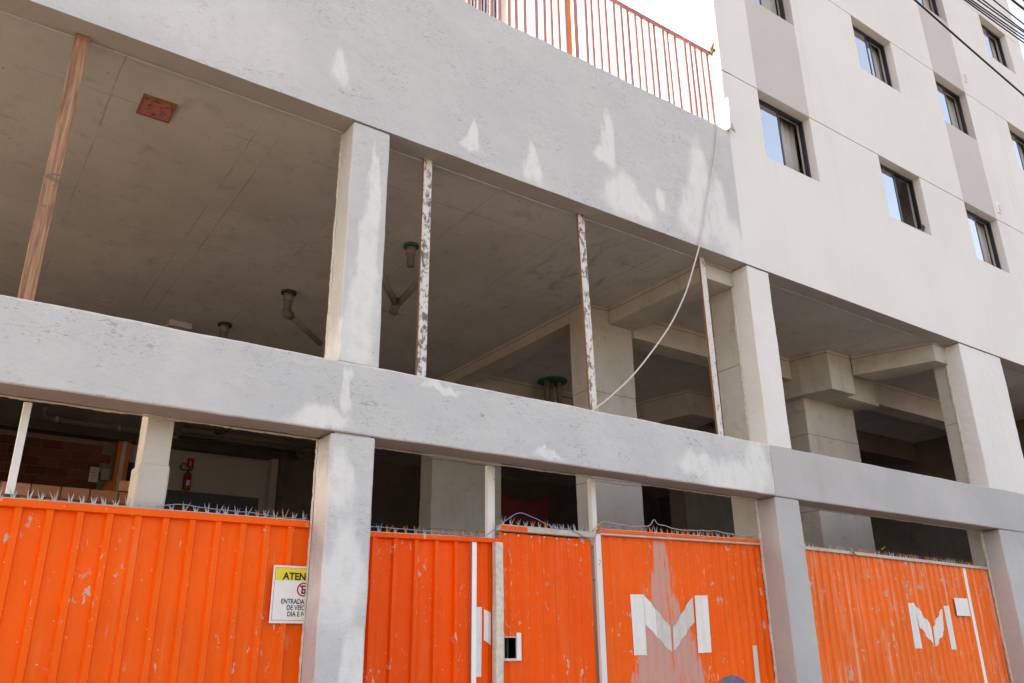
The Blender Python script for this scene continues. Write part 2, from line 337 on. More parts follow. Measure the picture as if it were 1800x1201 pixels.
def rough_box(name, x0, x1, y0, y1, z0, z1, mat, parent=None, step=0.12, amp=0.006, bev=0.012, seed=0.0):
    """box cut into a grid, its skin slightly uneven so that the arrises wander"""
    bm = bmesh.new(); bmesh.ops.create_cube(bm, size=1.0)
    for v in bm.verts:
        v.co = Vector((x0 if v.co.x < 0 else x1, y0 if v.co.y < 0 else y1, z0 if v.co.z < 0 else z1))
    bmesh.ops.bevel(bm, geom=list(bm.edges), offset=bev, segments=1, affect='EDGES')
    for ax, (a, b) in enumerate(((x0, x1), (y0, y1), (z0, z1))):
        n = min(90, int((b - a) / step))
        for i in range(1, n):
            c = [0, 0, 0]; c[ax] = a + (b - a) * i / n; nrm = [0, 0, 0]; nrm[ax] = 1
            bmesh.ops.bisect_plane(bm, geom=bm.verts[:] + bm.edges[:] + bm.faces[:], plane_co=c, plane_no=nrm)
    for v in bm.verts:
        k = v.co * 2.3 + Vector((seed, seed * 2, 0)); k2 = v.co * 9.0 + Vector((seed, 0, 5))
        d = noise.noise_vector(k) * amp + noise.noise_vector(k2) * amp * 0.55
        v.co += d
    me = bpy.data.meshes.new('rough'); bm.to_mesh(me); bm.free()
    return link(name, me, parent, (mat,))
def tube_mesh(pts, r, n=8, closed_ends=True, rs=None):
    pts = [Vector(p) for p in pts]; vs_, fs_ = [], []
    up = Vector((0, 0, 1))
    prev = None
    for i, p in enumerate(pts):
        d = (pts[min(i + 1, len(pts) - 1)] - pts[max(i - 1, 0)]).normalized()
        if prev is None:
            a = d.cross(up) if abs(d.z) < 0.95 else d.cross(Vector((1, 0, 0)))
        else:
            a = prev - d * prev.dot(d)
        a.normalize(); prev = a; b = d.cross(a)
        rr = rs[i] if rs else r
        for k in range(n):
            t = 2 * math.pi * k / n; vs_.append(tuple(p + (a * math.cos(t) + b * math.sin(t)) * rr))
    for i in range(len(pts) - 1):
        for k in range(n):
            fs_.append((i * n + k, i * n + (k + 1) % n, (i + 1) * n + (k + 1) % n, (i + 1) * n + k))
    if closed_ends:
        fs_.append(tuple(range(n))[::-1]); fs_.append(tuple(range((len(pts) - 1) * n, len(pts) * n)))
    return mesh(vs_, fs_, True)
def tube(name, pts, r, mat, parent=None, n=8, rs=None):
    return link(name, tube_mesh(pts, r, n, True, rs), parent, (mat,))
def smooth_path(ctrl, per=8):
    c = [Vector(p) for p in ctrl]; out = []
    for i in range(len(c) - 1):
        p0 = c[max(i - 1, 0)]; p1 = c[i]; p2 = c[i + 1]; p3 = c[min(i + 2, len(c) - 1)]
        for k in range(per):
            t = k / per
            out.append(0.5 * ((2 * p1) + (p2 - p0) * t + (2 * p0 - 5 * p1 + 4 * p2 - p3) * t * t + (3 * p1 - p0 - 3 * p2 + p3) * t ** 3))
    out.append(c[-1]); return out
def prism(name, pts_xy, z0, z1, mat, parent=None, bev=0.006):
    bm = bmesh.new(); vs_ = [bm.verts.new((x, y, z0)) for x, y in pts_xy]; f = bm.faces.new(vs_)
    e = bmesh.ops.extrude_face_region(bm, geom=[f]); 
    for v in e['geom']:
        if isinstance(v, bmesh.types.BMVert): v.co.z = z1
    fix(bm)
    if bev: bmesh.ops.bevel(bm, geom=list(bm.edges), offset=bev, segments=1, affect='EDGES')
    me = bpy.data.meshes.new('prism'); bm.to_mesh(me); bm.free(); return link(name, me, parent, (mat,))
def ragged_strip(name, p0, p1, side, out, width, thick, mat, parent, step=0.03, seed=0):
    """irregular ridge of mortar left along an edge: runs p0-p1, spreads along 'side' and stands proud along 'out'"""
    p0, p1, side, out = Vector(p0), Vector(p1), Vector(side), Vector(out); n = max(2, int((p1 - p0).length / step)); vs_, fs_ = [], []
    rr = random.Random(seed)
    for i in range(n + 1):
        p = p0.lerp(p1, i / n); a = width * (0.55 + 0.55 * abs(noise.noise(p * 3.1 + Vector((seed, 0, 0)))) + rr.uniform(0, 0.35)); b = thick * (0.4 + 0.6 * rr.random() + 0.5 * noise.noise(p * 5 + Vector((0, seed, 0))))
        b = max(b, 0.002)
        for s_, o_ in ((0, 0), (0.15 * a, b), (0.75 * a, b * 0.8), (a, 0)): vs_.append(tuple(p + side * s_ + out * o_))
    for i in range(n):
        for k in range(3): fs_.append((i * 4 + k, i * 4 + k + 1, i * 4 + k + 5, i * 4 + k + 4))
    me = mesh(vs_, fs_); bm = bmesh.new(); bm.from_mesh(me); fix(bm); bm.to_mesh(me); bm.free()
    return link(name, me, parent, (mat,))
def copy_part(o, parent=None, name=None):
    c = o.copy(); COL.objects.link(c)
    if parent is not None: c.parent = parent
    return c

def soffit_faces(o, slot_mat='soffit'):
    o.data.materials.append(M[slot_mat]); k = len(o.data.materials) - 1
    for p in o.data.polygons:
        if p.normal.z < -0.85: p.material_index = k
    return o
G0 = -0.25     # pavement level
# ------------------------------------------------------------------ ground
tag(link('ground', mesh([(-150, -150, -0.42), (170, -150, -0.42), (170, 170, -0.42), (-150, 170, -0.42)], [(0, 1, 2, 3)]), None, ('earth',)), kind='structure')
tag(link('road', mesh([(-150, -11.5, -0.39), (170, -11.5, -0.39), (170, -3.6, -0.39), (-150, -3.6, -0.39)], [(0, 1, 2, 3)]), None, ('asphalt',)), kind='structure')
tag(box('kerb', -60, 80, -3.6, -3.45, -0.41, G0 + 0.004, 'pave', None, 0.01), kind='structure')
tag(box('pavement', -60, 80, -3.449, 0.6, -0.41, G0, 'pave'), kind='structure')
tag(box('far_pavement', -60, 80, -15.5, -11.5, -0.41, G0, 'pave'), kind='structure')

# ------------------------------------------------------------------ open concrete frame building
B = thing('unfinished_building', 'long two-level grey painted concrete frame with open bays behind orange hoarding', 'building', (0, 0, G0))
# parapet / deep edge beam, uneven plastered top
def parapet():
    x0, x1, st = -2.96, 7.83, 0.06; n = int((x1 - x0) / st); zs = [6.21, 6.5, 6.9, 7.3, 7.7, 8.0]; vs_, fs_ = [], []
    rows = len(zs) + 1
    for i in range(n + 1):
        x = x0 + (x1 - x0) * i / n
        top = 8.195 + 0.030 * noise.noise(Vector((x * 1.3, 3, 0))) + 0.020 * noise.noise(Vector((x * 5.0, 0, 2))) + 0.010 * noise.noise(Vector((x * 14, 1, 2)))
        col = [(x, 0.004 * noise.noise(Vector((x * 1.5, 0, z))), z + (0.004 * noise.noise(Vector((x * 3, 9, 0))) if z == 6.21 else 0)) for z in zs] + [(x, 0.006 + 0.005 * noise.noise(Vector((x * 7, 0, 0))), top)]
        col += [(x, 0.16, top + 0.006 * noise.noise(Vector((x * 9, 4, 4)))), (x, 0.16, 7.25), (x, 0.245, 7.25), (x, 0.245, 6.21)]
        vs_ += col
    m_ = rows + 4
    for i in range(n):
        for k in range(m_): 
            a = i * m_ + k; b = i * m_ + (k + 1) % m_
            fs_.append((a, a + m_, b + m_, b))
    fs_.append(tuple(range(m_))); fs_.append(tuple(range(n * m_, n * m_ + m_))[::-1])
    me = mesh(vs_, fs_); bm = bmesh.new(); bm.from_mesh(me); fix(bm); bm.to_mesh(me); bm.free()
    return link('parapet_beam', me, B, ('grey',))
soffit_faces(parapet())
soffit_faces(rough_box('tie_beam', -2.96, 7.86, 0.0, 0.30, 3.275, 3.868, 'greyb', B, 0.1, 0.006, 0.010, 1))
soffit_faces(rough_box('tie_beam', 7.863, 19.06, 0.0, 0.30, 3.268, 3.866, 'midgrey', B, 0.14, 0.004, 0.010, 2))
def column(x0, x1, matu, matl, seed):
    rough_box('column', x0, x1, 0.008, 0.285, 3.862, 6.198, matu, B, 0.07, 0.007, 0.012, seed)
    rough_box('column', x0 - 0.01, x1 + 0.002, 0.008, 0.285, G0, 3.262, matl, B, 0.07, 0.007, 0.012, seed + 3)
    box('column_core', x0 + 0.03, x1 - 0.03, 0.03, 0.27, G0, 6.3, 'conc', B)
column(-2.95, -2.56, 'greyc', 'greyc', 11)
column(2.468, 2.838, 'greyc', 'greyc', 13)
column(7.862, 8.284, 'white', 'midgrey', 15)
column(12.945, 14.255, 'white', 'midgrey', 17)
column(18.2, 19.06, 'white', 'midgrey', 19)
# bare concrete shafts behind the plastered jambs
box('bare_column', 7.866, 8.30, 0.288, 0.66, G0, 6.24, 'conc', B, 0.006)
box('bare_column', 12.955, 13.5, 0.288, 0.50, G0, 6.24, 'conc', B, 0.006)
box('bare_column', -2.95, -2.56, 0.288, 0.60, G0, 6.24, 'conc', B, 0.006)
box('stub_column', 1.165, 1.355, 0.36, 0.60, 2.93, 3.40, 'conc', B, 0.012)
rough_box('stub_column', 1.150, 1.365, 0.35, 0.61, G0, 2.935, 'conc', B, 0.10, 0.006, 0.012, 4)
box('ceiling_slab', -2.94, 19.06, 0.246, 13.6, 6.236, 7.20, 'ceil', B)
# ragged mortar where plaster stops
E_ = 0
for (a, b) in ((-2.5, 2.46), (2.85, 7.85)):
    ragged_strip('mortar_edge', (a, 0.232, 6.205), (b, 0.232, 6.205), (0, 1, 0), (0, 0, -1), 0.040, 0.009, 'ceil', B, 0.03, 3 + a)
ragged_strip('mortar_edge', (8.3, 0.238, 6.206), (12.93, 0.238, 6.206), (0, 1, 0), (0, 0, -1), 0.026, 0.008, 'ceil', B, 0.04, 5)
for (a, b) in ((-2.5, 1.12), (1.12, 2.45), (2.85, 7.85), (8.3, 12.93)):
    ragged_strip('mortar_edge', (a, 0.285, 3.268), (b, 0.285, 3.268), (0, 1, 0), (0, 0, -1), 0.045, 0.014, 'mortar2', B, 0.03, 7 + a)
for (x, z0, z1, s_) in ((2.466, 3.87, 6.2, 1), (2.452, G0, 3.26, 2), (7.858, 3.87, 6.2, 3), (7.846, G0, 3.26, 4), (12.94, 3.87, 6.2, 5), (12.93, G0, 3.26, 6), (14.262, 3.87, 6.2, 8)):
    ragged_strip('mortar_edge', (x, 0.262, z0), (x, 0.262, z1), (0, 1, 0), (-1 if s_ != 8 else 1, 0, 0), 0.042, 0.010, 'mortar', B, 0.03, 20 + s_)
# interior frame of the open level
rough_box('inner_column', 6.93, 7.80, 2.10, 2.46, G0, 6.24, 'conc', B, 0.12, 0.008, 0.014, 6)
box('inner_beam', 7.36, 7.862, 0.25, 2.098, 5.98, 6.24, 'conc', B, 0.008)
box('inner_beam', 6.93, 7.30, 2.463, 13.3, 6.02, 6.24, 'conc', B, 0.008)
box('inner_beam', 7.803, 11.36, 2.06, 2.40, 5.86, 6.24, 'conc', B, 0.008)
prism('column_capital', [(11.50, 1.43), (12.13, 1.43), (12.15, 1.60), (13.10, 1.62), (13.05, 2.5), (11.36, 2.45), (11.38, 1.92)], 5.56, 6.24, 'conc', B, 0.008)
rough_box('inner_column', 11.52, 12.90, 2.00, 2.42, G0, 5.57, 'conc', B, 0.12, 0.008, 0.014, 8)
prism('inner_beam', [(12.135, 1.425), (12.60, 0.25), (12.952, 0.25), (12.952, 0.8), (12.75, 1.425)], 5.90, 6.24, 'conc', B, 0.006)
box('inner_beam', 13.12, 19.0, 2.0, 2.35, 5.80, 6.24, 'conc', B, 0.008)
box('inner_beam', 7.305, 13.4, 5.55, 5.95, 5.90, 6.24, 'conc', B, 0.008)
rough_box('inner_column', 7.22, 8.72, 6.85, 7.30, G0, 6.24, 'conc', B, 0.15, 0.008, 0.014, 9)
rough_box('inner_column', 12.75, 14.25, 6.0, 6.45, G0, 6.24, 'concshade', B, 0.25, 0.004, 0.008, 10)
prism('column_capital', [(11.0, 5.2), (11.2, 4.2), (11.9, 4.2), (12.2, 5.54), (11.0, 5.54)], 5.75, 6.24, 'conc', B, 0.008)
box('inner_beam', 11.9, 19.0, 4.3, 4.7, 5.78, 6.24, 'concshade', B, 0.008)
box('inner_beam', -2.55, 6.92, 13.0, 13.35, 6.03, 6.24, 'concshade', B, 0.008)
# back and side walls, raised rear floor
box('back_wall', -2.94, 3.25, 13.42, 13.7, G0, 6.236, 'joint', B)
box('back_wall', 3.25, 6.52, 13.36, 13.7, G0, 6.236, 'strip', B)
box('back_wall', 6.52, 19.06, 12.9, 13.7, G0, 6.236, 'concshade', B)
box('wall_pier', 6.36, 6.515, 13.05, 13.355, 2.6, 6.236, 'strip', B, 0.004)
box('side_wall', 18.9, 19.055, 0.5, 12.9, G0, 6.236, 'concshade', B)
box('side_wall', -2.90, -2.75, 0.61, 13.4, G0, 3.28, 'strip', B)
box('side_beam', -2.94, -2.66, 0.61, 13.4, 3.285, 3.86, 'midgrey', B, 0.01)
box('side_column', -2.94, -2.60, 6.0, 6.4, 3.862, 6.23, 'midgrey', B, 0.01)
box('side_wall', -2.90, -2.75, 6.402, 13.4, 3.862, 6.235, 'concshade', B)
box('rear_floor', -2.74, 18.9, 7.32, 12.89, 2.2, 2.6, 'conc', B)
box('retaining_wall', -2.74, 7.2, 7.05, 7.31, G0, 3.30, 'joint', B)
box('ground_slab', -2.74, 18.9, 0.62, 7.0, -0.41, -0.2, 'conc', B)
# red board let into the ceiling, cast ring and box-out
box('ceiling_board', 0.81, 1.065, 0.725, 1.005, 6.222, 6.26, 'redpatch', B)
for (a, b, c_, d_) in ((0.795, 1.08, 0.710, 0.724), (0.795, 1.08, 1.006, 1.020), (0.795, 0.809, 0.7245, 1.0055), (1.066, 1.08, 0.7245, 1.0055)):
    box('board_edge', a, b, c_, d_, 6.214, 6.25, 'rust', B)
def ring(name, cx, cy, z, r0, r1, h, mat, parent):
    n = 20; vs_, fs_ = [], []
    for k in range(n):
        t = 2 * math.pi * k / n; c, s_ = math.cos(t), math.sin(t)
        vs_ += [(cx + c * r0, cy + s_ * r0, z), (cx + c * r1, cy + s_ * r1, z), (cx + c * r1, cy + s_ * r1, z - h), (cx + c * r0, cy + s_ * r0, z - h)]
    for k in range(n):
        a = k * 4; b = ((k + 1) % n) * 4
        for j in range(4): fs_.append((a + j, a + (j + 1) % 4, b + (j + 1) % 4, b + j))
    return link(name, mesh(vs_, fs_, False), parent, (mat,))
ring('cast_ring', 1.44, 5.80, 6.237, 0.10, 0.125, 0.012, 'ceil', B)
box('ceiling_boxout', 2.28, 2.60, 5.95, 6.25, 6.15, 6.24, 'ceil', B, 0.006)

# ------------------------------------------------------------------ apartment tower on the right
T = thing('apartment_building', 'white plastered apartment block with staggered windows and grey vertical strips', 'building', (7.83, 0, 6.2))
WX = [(8.58, 9.785), (11.58, 12.80), (14.25, 15.435), (17.12, 18.335)]
WZ = [(8.068, 9.205), (10.96, 12.10), (13.855, 14.995)]
GZ = [9.2065, 12.1015, 14.9965, 17.89]
TOP = 18.3; TX0, TX1 = 7.83, 19.06
def tower_front():
    xs = sorted(set([TX0, TX1] + [v for p in WX for v in p] + [10.7, 13.5, 16.3]))
    zs = [6.21] + [v for p in WZ for v in p] + [v for g_ in GZ for v in (g_, g_ + 0.017)] + [7.1, 10.1, 13.0, 16.2, TOP]
    zs = sorted(set(zs)); vs_, fs_, mi = [], [], []
    def quad(a, b, c, d, m_):
        i = len(vs_); vs_.extend([a, b, c, d]); fs_.append((i, i + 1, i + 2, i + 3)); mi.append(m_)
    for i in range(len(xs) - 1):
        for j in range(len(zs) - 1):
            xa, xb, za, zb = xs[i], xs[i + 1], zs[j], zs[j + 1]; xm, zm = (xa + xb) / 2, (za + zb) / 2
            win = any(a < xm < b for a, b in WX) and any(a < zm < b for a, b in WZ)
            if win: continue
            if any(g_ < zm < g_ + 0.017 for g_ in GZ):
                quad((xa, .018, za), (xb, .018, za), (xb, .018, zb), (xa, .018, zb), 2)
                quad((xa, 0, za), (xb, 0, za), (xb, .018, za), (xa, .018, za), 0); quad((xa, .018, zb), (xb, .018, zb), (xb, 0, zb), (xa, 0, zb), 0)
                continue
            if zb <= WZ[0][0] + 0.001 and zb > 100: pass
            m_ = 0
            for k in (0, 2):
                a, b = WX[k]
                if a < xm < b and zm > 9.22: m_ = 1
            quad((xa, 0, za), (xb, 0, za), (xb, 0, zb), (xa, 0, zb), m_)
    RD = 0.24
    for wi, (a, b) in enumerate(WX):
        for (c, d) in WZ:
            quad((b, 0, c), (b, RD, c), (b, RD, d), (b, 0, d), 1 if (wi in (0, 2) and c > 9.3) else 0)
            quad((a, RD, c), (a, 0, c), (a, 0, d), (a, RD, d), 0)
            quad((a, 0, d), (b, 0, d), (b, RD, d), (a, RD, d), 0)
            quad((a, RD, c), (b, RD, c), (b, 0, c), (a, 0, c), 0)
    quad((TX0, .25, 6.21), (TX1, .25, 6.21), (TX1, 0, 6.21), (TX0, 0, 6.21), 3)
    quad((TX0, .25, 6.21), (TX0, .25, 6.9), (TX1, .25, 6.9), (TX1, .25, 6.21), 0)
    bm_me = mesh(vs_, fs_, False, mi)
    bm = bmesh.new(); bm.from_mesh(bm_me); bmesh.ops.remove_doubles(bm, verts=bm.verts, dist=0.0005); bm.to_mesh(bm_me); bm.free()
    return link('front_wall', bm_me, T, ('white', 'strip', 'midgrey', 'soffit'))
tower_front()
# left flank with the same groove lines, sunlit
YB = 5.5
zprev = 7.2
for g_ in GZ + [TOP]:
    box('flank_wall', TX0, TX0 + 0.2, 0.0007 if False else 0.002, YB, zprev, g_, 'white', T)
    if g_ != TOP: box('flank_groove', TX0 + 0.016, TX0 + 0.2, 0.02, YB, g_, g_ + 0.017, 'midgrey', T)
    zprev = g_ + 0.017
box('flank_wall', TX0, TX0 + 0.2, 0.26, YB, 6.24, 7.19, 'white', T)
box('rear_wing', 6.72, TX0 - 0.002, YB, 9.5, 7.2, TOP, 'strip', T)
box('flank_wall', TX1 - 0.2, TX1, 0.002, 12.0, 6.24, TOP, 'white', T)
box('rear_wall', TX0, TX1 - 0.201, 11.8, 12.0, 7.2, TOP, 'white', T)
box('roof', TX0 + 0.201, TX1 - 0.201, 0.003, 11.79, TOP - 0.3, TOP - 0.02, 'white', T)
box('roof_coping', TX0 - 0.03, TX1 + 0.03, -0.03, 0.22, TOP + 0.001, TOP + 0.06, 'midgrey', T, 0.008)
for (c, d) in WZ:
    box('floor_slab', TX0 + 0.201, TX1 - 0.201, 0.245, 6.0, d + 0.12, d + 0.30, 'room', T)
    box('room_wall', TX0 + 0.201, TX1 - 0.201, 1.9, 2.0, d - 2.58, d + 0.119, 'room', T)
    for x in (10.7, 13.5, 16.3): box('room_wall', x - 0.06, x + 0.06, 0.245, 1.899, d - 2.58, d + 0.119, 'room', T)
box('floor_slab', TX0 + 0.201, TX1 - 0.201, 0.26, 6.0, 7.21, 7.30, 'room', T)
# louvred opening on the rear wing
box('wing_window', 7.02, 7.78, YB - 0.05, YB - 0.004, 14.1, 15.6, 'alu', T)
for k in range(9): box('louvre', 7.05 + k * 0.08, 7.09 + k * 0.08, YB - 0.075, YB - 0.051, 14.12, 15.58, 'alul', T)
# patch of bare cement and white sheet at the foot of the flank
box('cement_patch', TX0 - 0.006, TX0 - 0.001, 0.01, 0.75, 8.22, 9.12, 'midgrey', T)
def window(x0, x1, z0, z1, openf, first=None):
    y0, y1 = 0.125, 0.185; fw_ = 0.042
    vs_, fs_ = [], []
    def bx(a, b, c, d, e, f):
        i = len(vs_); vs_.extend([(a, c, e), (b, c, e), (b, d, e), (a, d, e), (a, c, f), (b, c, f), (b, d, f), (a, d, f)])
        fs_.extend([(i + p for p in q) for q in ((0, 3, 2, 1), (4, 5, 6, 7), (0, 1, 5, 4), (1, 2, 6, 5), (2, 3, 7, 6), (3, 0, 4, 7))])
    g_ = 0.003
    bx(x0 + g_, x0 + fw_, y0, y1, z0 + g_, z1 - g_); bx(x1 - fw_, x1 - g_, y0, y1, z0 + g_, z1 - g_); bx(x0 + fw_, x1 - fw_, y0, y1, z1 - fw_, z1 - g_); bx(x0 + fw_, x1 - fw_, y0, y1, z0 + g_, z0 + fw_)
    wo = link('window', mesh(vs_, [tuple(f) for f in fs_]), T, ('alu',))
    def sash(xa, xb, ya, yb):
        nonlocal vs_, fs_
        vs_, fs_ = [], []; s_ = 0.028; za, zb = z0 + fw_ + 0.002, z1 - fw_ - 0.002
        bx(xa, xa + s_, ya, yb, za, zb); bx(xb - s_, xb, ya, yb, za, zb); bx(xa + s_, xb - s_, ya, yb, zb - s_, zb); bx(xa + s_, xb - s_, ya, yb, za, za + s_)
        link('sash', mesh(vs_, [tuple(f) for f in fs_]), wo, ('alu',))
        box('pane', xa + s_, xb - s_, (ya + yb) / 2 - 0.003, (ya + yb) / 2 + 0.003, za + s_, zb - s_, 'glass', wo)
    xm = (x0 + x1) / 2
    sash(x0 + fw_ + 0.002, xm + 0.016, y0 + 0.006, y0 + 0.026)
    a = xm - 0.016 - (xm - x0 - fw_ - 0.02) * openf; b = a + (x1 - fw_ - xm + 0.014)
    sash(a, b, y0 + 0.030, y0 + 0.050)
    yc = 0.95 if openf == 0.88 else (0.31 if openf == 0.93 else 0.275)
    vs_, fs_ = [], []
    for i in range(33):
        xx = x0 - 0.02 + (x1 - x0 + 0.04) * i / 32; yy = yc + 0.018 * math.sin(i * 1.9 + x0) + 0.01 * math.sin(i * 0.7)
        vs_ += [(xx, yy, z0 - 0.1), (xx, yy, z1 + 0.10)]
    for i in range(32): fs_.append((2 * i, 2 * i + 2, 2 * i + 3, 2 * i + 1))
    cu_ = link('curtain', mesh(vs_, fs_, True), wo, ('curtain',)); md = cu_.modifiers.new('s', 'SOLIDIFY'); md.thickness = 0.003
    return wo
for ci, (a, b) in enumerate(WX):
    for ri, (c, d) in enumerate(WZ):
        op = {(0, 0): 0.93, (1, 0): 0.88, (2, 0): 0.96, (1, 1): 0.70, (2, 1): 0.97, (0, 1): 0.95, (3, 1): 0.9, (3, 2): 0.95, (2, 2): 0.9}.get((ci, ri), 0.9)
        window(a, b, c, d, op)
for (x, z) in ((15.50, 12.43), (15.555, 9.40)):
    v = box('vent_grille', x, x + 0.13, -0.022, 0.0, z, z + 0.20, 'sheetw', T, 0.004)
    for k in range(4): box('grille_slat', x + 0.02, x + 0.11, -0.028, -0.0225, z + 0.03 + k * 0.04, z + 0.05 + k * 0.04, 'capgrey', v)
# torn white flashing sheet leaning in the corner of parapet and flank
fl = thing('flashing_sheet', 'torn white sheet-metal flashing at the parapet end below the railing', 'flashing', (7.78, 0, 8.2))
n_ = 8; vs_, fs_ = [], []
for i in range(n_ + 1):
    y = -0.075 + 0.5 * i / n_
    for j in range(6):
        z = 8.185 + (0.50 - 0.12 * (i / n_)) * j / 5 + 0.02 * noise.noise(Vector((i, j * 3, 0)))
        vs_.append((7.795 + 0.02 * noise.noise(Vector((y * 9, z * 5, 1))) - 0.02 * (1 - j / 5) * (i < 3), y + 0.01 * noise.noise(Vector((i * 3, j, 4))), z))
for i in range(n_):
    for j in range(5): fs_.append((i * 6 + j, (i + 1) * 6 + j, (i + 1) * 6 + j + 1, i * 6 + j + 1))
o = link('sheet', mesh(vs_, fs_), fl, ('sheetw',)); md = o.modifiers.new('s', 'SOLIDIFY'); md.thickness = 0.004
vs_ = [(7.70, -0.05, 8.195), (7.86, -0.07, 8.19), (7.90, -0.05, 8.17), (7.80, -0.03, 8.23), (7.84, -0.06, 8.30), (7.80, -0.07, 8.24)]
o = link('torn_flap', mesh(vs_, [(0, 1, 3), (1, 2, 3), (3, 4, 5), (1, 4, 3)]), fl, ('capgrey',)); md = o.modifiers.new('s', 'SOLIDIFY'); md.thickness = 0.006

# ------------------------------------------------------------------ railing on the parapet
RL = thing('railing', 'sun-bleached red steel railing with thin vertical bars on top of the grey parapet', 'railing', (4, 0.07, 8.2))
tube('top_rail', [(-0.5, 0.07, 9.475), (7.70, 0.07, 9.475)], 0.030, 'pink', RL, 10)
bar = box_mesh(-0.021, 0.021, -0.014, 0.014, 8.16, 9.455, 0.002, 1)
x = 7.655; first = True
while x > 0.2:
    o = link('bar', bar, RL, ('pink',) if first else (), None); first = False
    o.location = Vector((x + random.uniform(-.004, .004), 0.07, 0)) ; o.rotation_euler = (random.uniform(-.004, .004), random.uniform(-.003, .003) * 0.3, R(45) if False else random.uniform(-.2, .2))
    o.matrix_parent_inverse = RL.matrix_basis.inverted(); x -= 0.1262
box('orange_post', 5.135, 5.21, 0.10, 0.15, 8.1, 10.4, 'orangep', None, 0.004)
tag(bpy.data.objects['orange_post'], 'bright orange upright post standing behind the red railing', 'post')
rg = thing('rope_knot', 'frayed brown knot tied to the end of the railing top rail', 'rope', (7.70, 0.05, 9.5))
for k in range(9):
    a = Vector((7.70, 0.05, 9.49)); d = Vector((random.uniform(-.04, .07), random.uniform(-.09, .02), random.uniform(-.10, .15)))
    tube('strand', [a, a + d * 0.5 + Vector((0.01, 0, 0.01)), a + d], 0.016, 'straw', rg, 6, [0.02, 0.022, 0.006])

# ------------------------------------------------------------------ posts in the open level
wp = thing('timber_post', 'brown weathered timber plank propped upright in the leftmost open bay', 'post', (0.23, 0.21, 3.87))
rough_box('plank', 0.183, 0.283, 0.178, 0.222, 3.872, 6.207, 'wood', wp, 0.12, 0.004, 0.003, 3)
def steel_post(xb, xt, label, mat='rpost'):
    p = thing('steel_post', label, 'post', (xb, 0.2, 3.87), 'flaking steel posts in the middle bay')
    bm = bmesh.new(); bmesh.ops.create_cube(bm, size=1.0)
    for v in bm.verts:
        top = v.co.z > 0; xx = xt if top else xb
        v.co = Vector((xx + (-0.046 if v.co.x < 0 else 0.046), 0.190 if v.co.y < 0 else 0.222, 6.212 if top else 3.868))
    bmesh.ops.bevel(bm, geom=list(bm.edges), offset=0.004, segments=1, affect='EDGES')
    me = bpy.data.meshes.new('p'); bm.to_mesh(me); bm.free(); link('shaft', me, p, (mat,))
    vs_ = [(xb - 0.0475, 0.192, 3.87), (xb - 0.0475, 0.220, 3.87), (xt - 0.0475, 0.220, 6.2), (xt - 0.0475, 0.192, 6.2), (xb - 0.0495, 0.192, 3.87), (xb - 0.0495, 0.220, 3.87), (xt - 0.0495, 0.220, 6.2), (xt - 0.0495, 0.192, 6.2)]
    link('rusty_side', mesh(vs_, [(0, 1, 2, 3), (4, 7, 6, 5), (0, 3, 7, 4), (1, 5, 6, 2), (0, 4, 5, 1), (3, 2, 6, 7)]), p, ('rust',))
steel_post(3.345, 3.35, 'flaking white steel post nearest the grey column in the middle bay')
steel_post(5.36, 5.30, 'flaking white steel post halfway along the middle bay, cable tied at its foot')
steel_post(7.26, 7.245, 'flaking white steel post beside the bare concrete column end of the middle bay', 'rpost2')

# ------------------------------------------------------------------ hoarding
def trap(off, pitch, wd, h, sl):
    """trapezoid sheet profile -> (knots, f); raised ribs face the street"""
    def f(x):
        t = (x - off) / pitch; d = abs(t - round(t)) * pitch
        if d < wd / 2: return -h
        if d < wd / 2 + sl: return -h * (1 - (d - wd / 2) / sl)
        return 0.0
    def knots(a, b):
        ks = [a, b]; k = math.floor((a - off) / pitch) - 1
        while off + k * pitch < b + pitch:
            c = off + k * pitch
            for e in (-wd / 2 - sl, -wd / 2, wd / 2, wd / 2 + sl, pitch / 2): 
                if a < c + e < b: ks.append(c + e)
            k += 1
        return sorted(set(round(v, 4) for v in ks))
    return knots, f
def sine(pitch, amp):
    def f(x): return amp * math.cos(2 * math.pi * x / pitch) - amp
    def knots(a, b):
        n = max(4, int((b - a) / pitch * 10)); return [a + (b - a) * i / n for i in range(n + 1)]
    return knots, f
YF = 0.325
def dent(x, z): return 0.011 * noise.noise(Vector((x * 1.7, 0, z * 1.3))) + 0.003 * noise.noise(Vector((x * 5, 2, z * 4)))
def sheet(name, a, b, z0, ztop, prof, mat, parent, hole=None, y=YF):
    knots, f = prof; xs = knots(a, b)
    zs = [z0 + 0.30 * i for i in range(int((min(ztop(a), ztop(b)) - z0) / 0.30))]
    if hole: xs = sorted(set(xs + [hole[0], hole[1]])); zs = sorted(set(zs + [hole[2], hole[3]]))
    vs_, fs_ = [], []; nz = len(zs) + 1
    for x_ in xs:
        for z in zs + [ztop(x_)]: vs_.append((x_, y + f(x_) + dent(x_, z), z))
    for i in range(len(xs) - 1):
        for j in range(nz - 1):
            if hole:
                xm = (xs[i] + xs[i + 1]) / 2; zm = (zs[j] + (zs[j + 1] if j + 1 < len(zs) else ztop(xs[i]))) / 2
                if hole[0] < xm < hole[1] and hole[2] < zm < hole[3]: continue
            fs_.append((i * nz + j, (i + 1) * nz + j, (i + 1) * nz + j + 1, i * nz + j + 1))
    o = link(name, mesh(vs_, fs_), parent, (mat, 'sheetback')); md = o.modifiers.new('thickness', 'SOLIDIFY'); md.thickness = 0.002; md.offset = -1; md.material_offset = 1
    return o
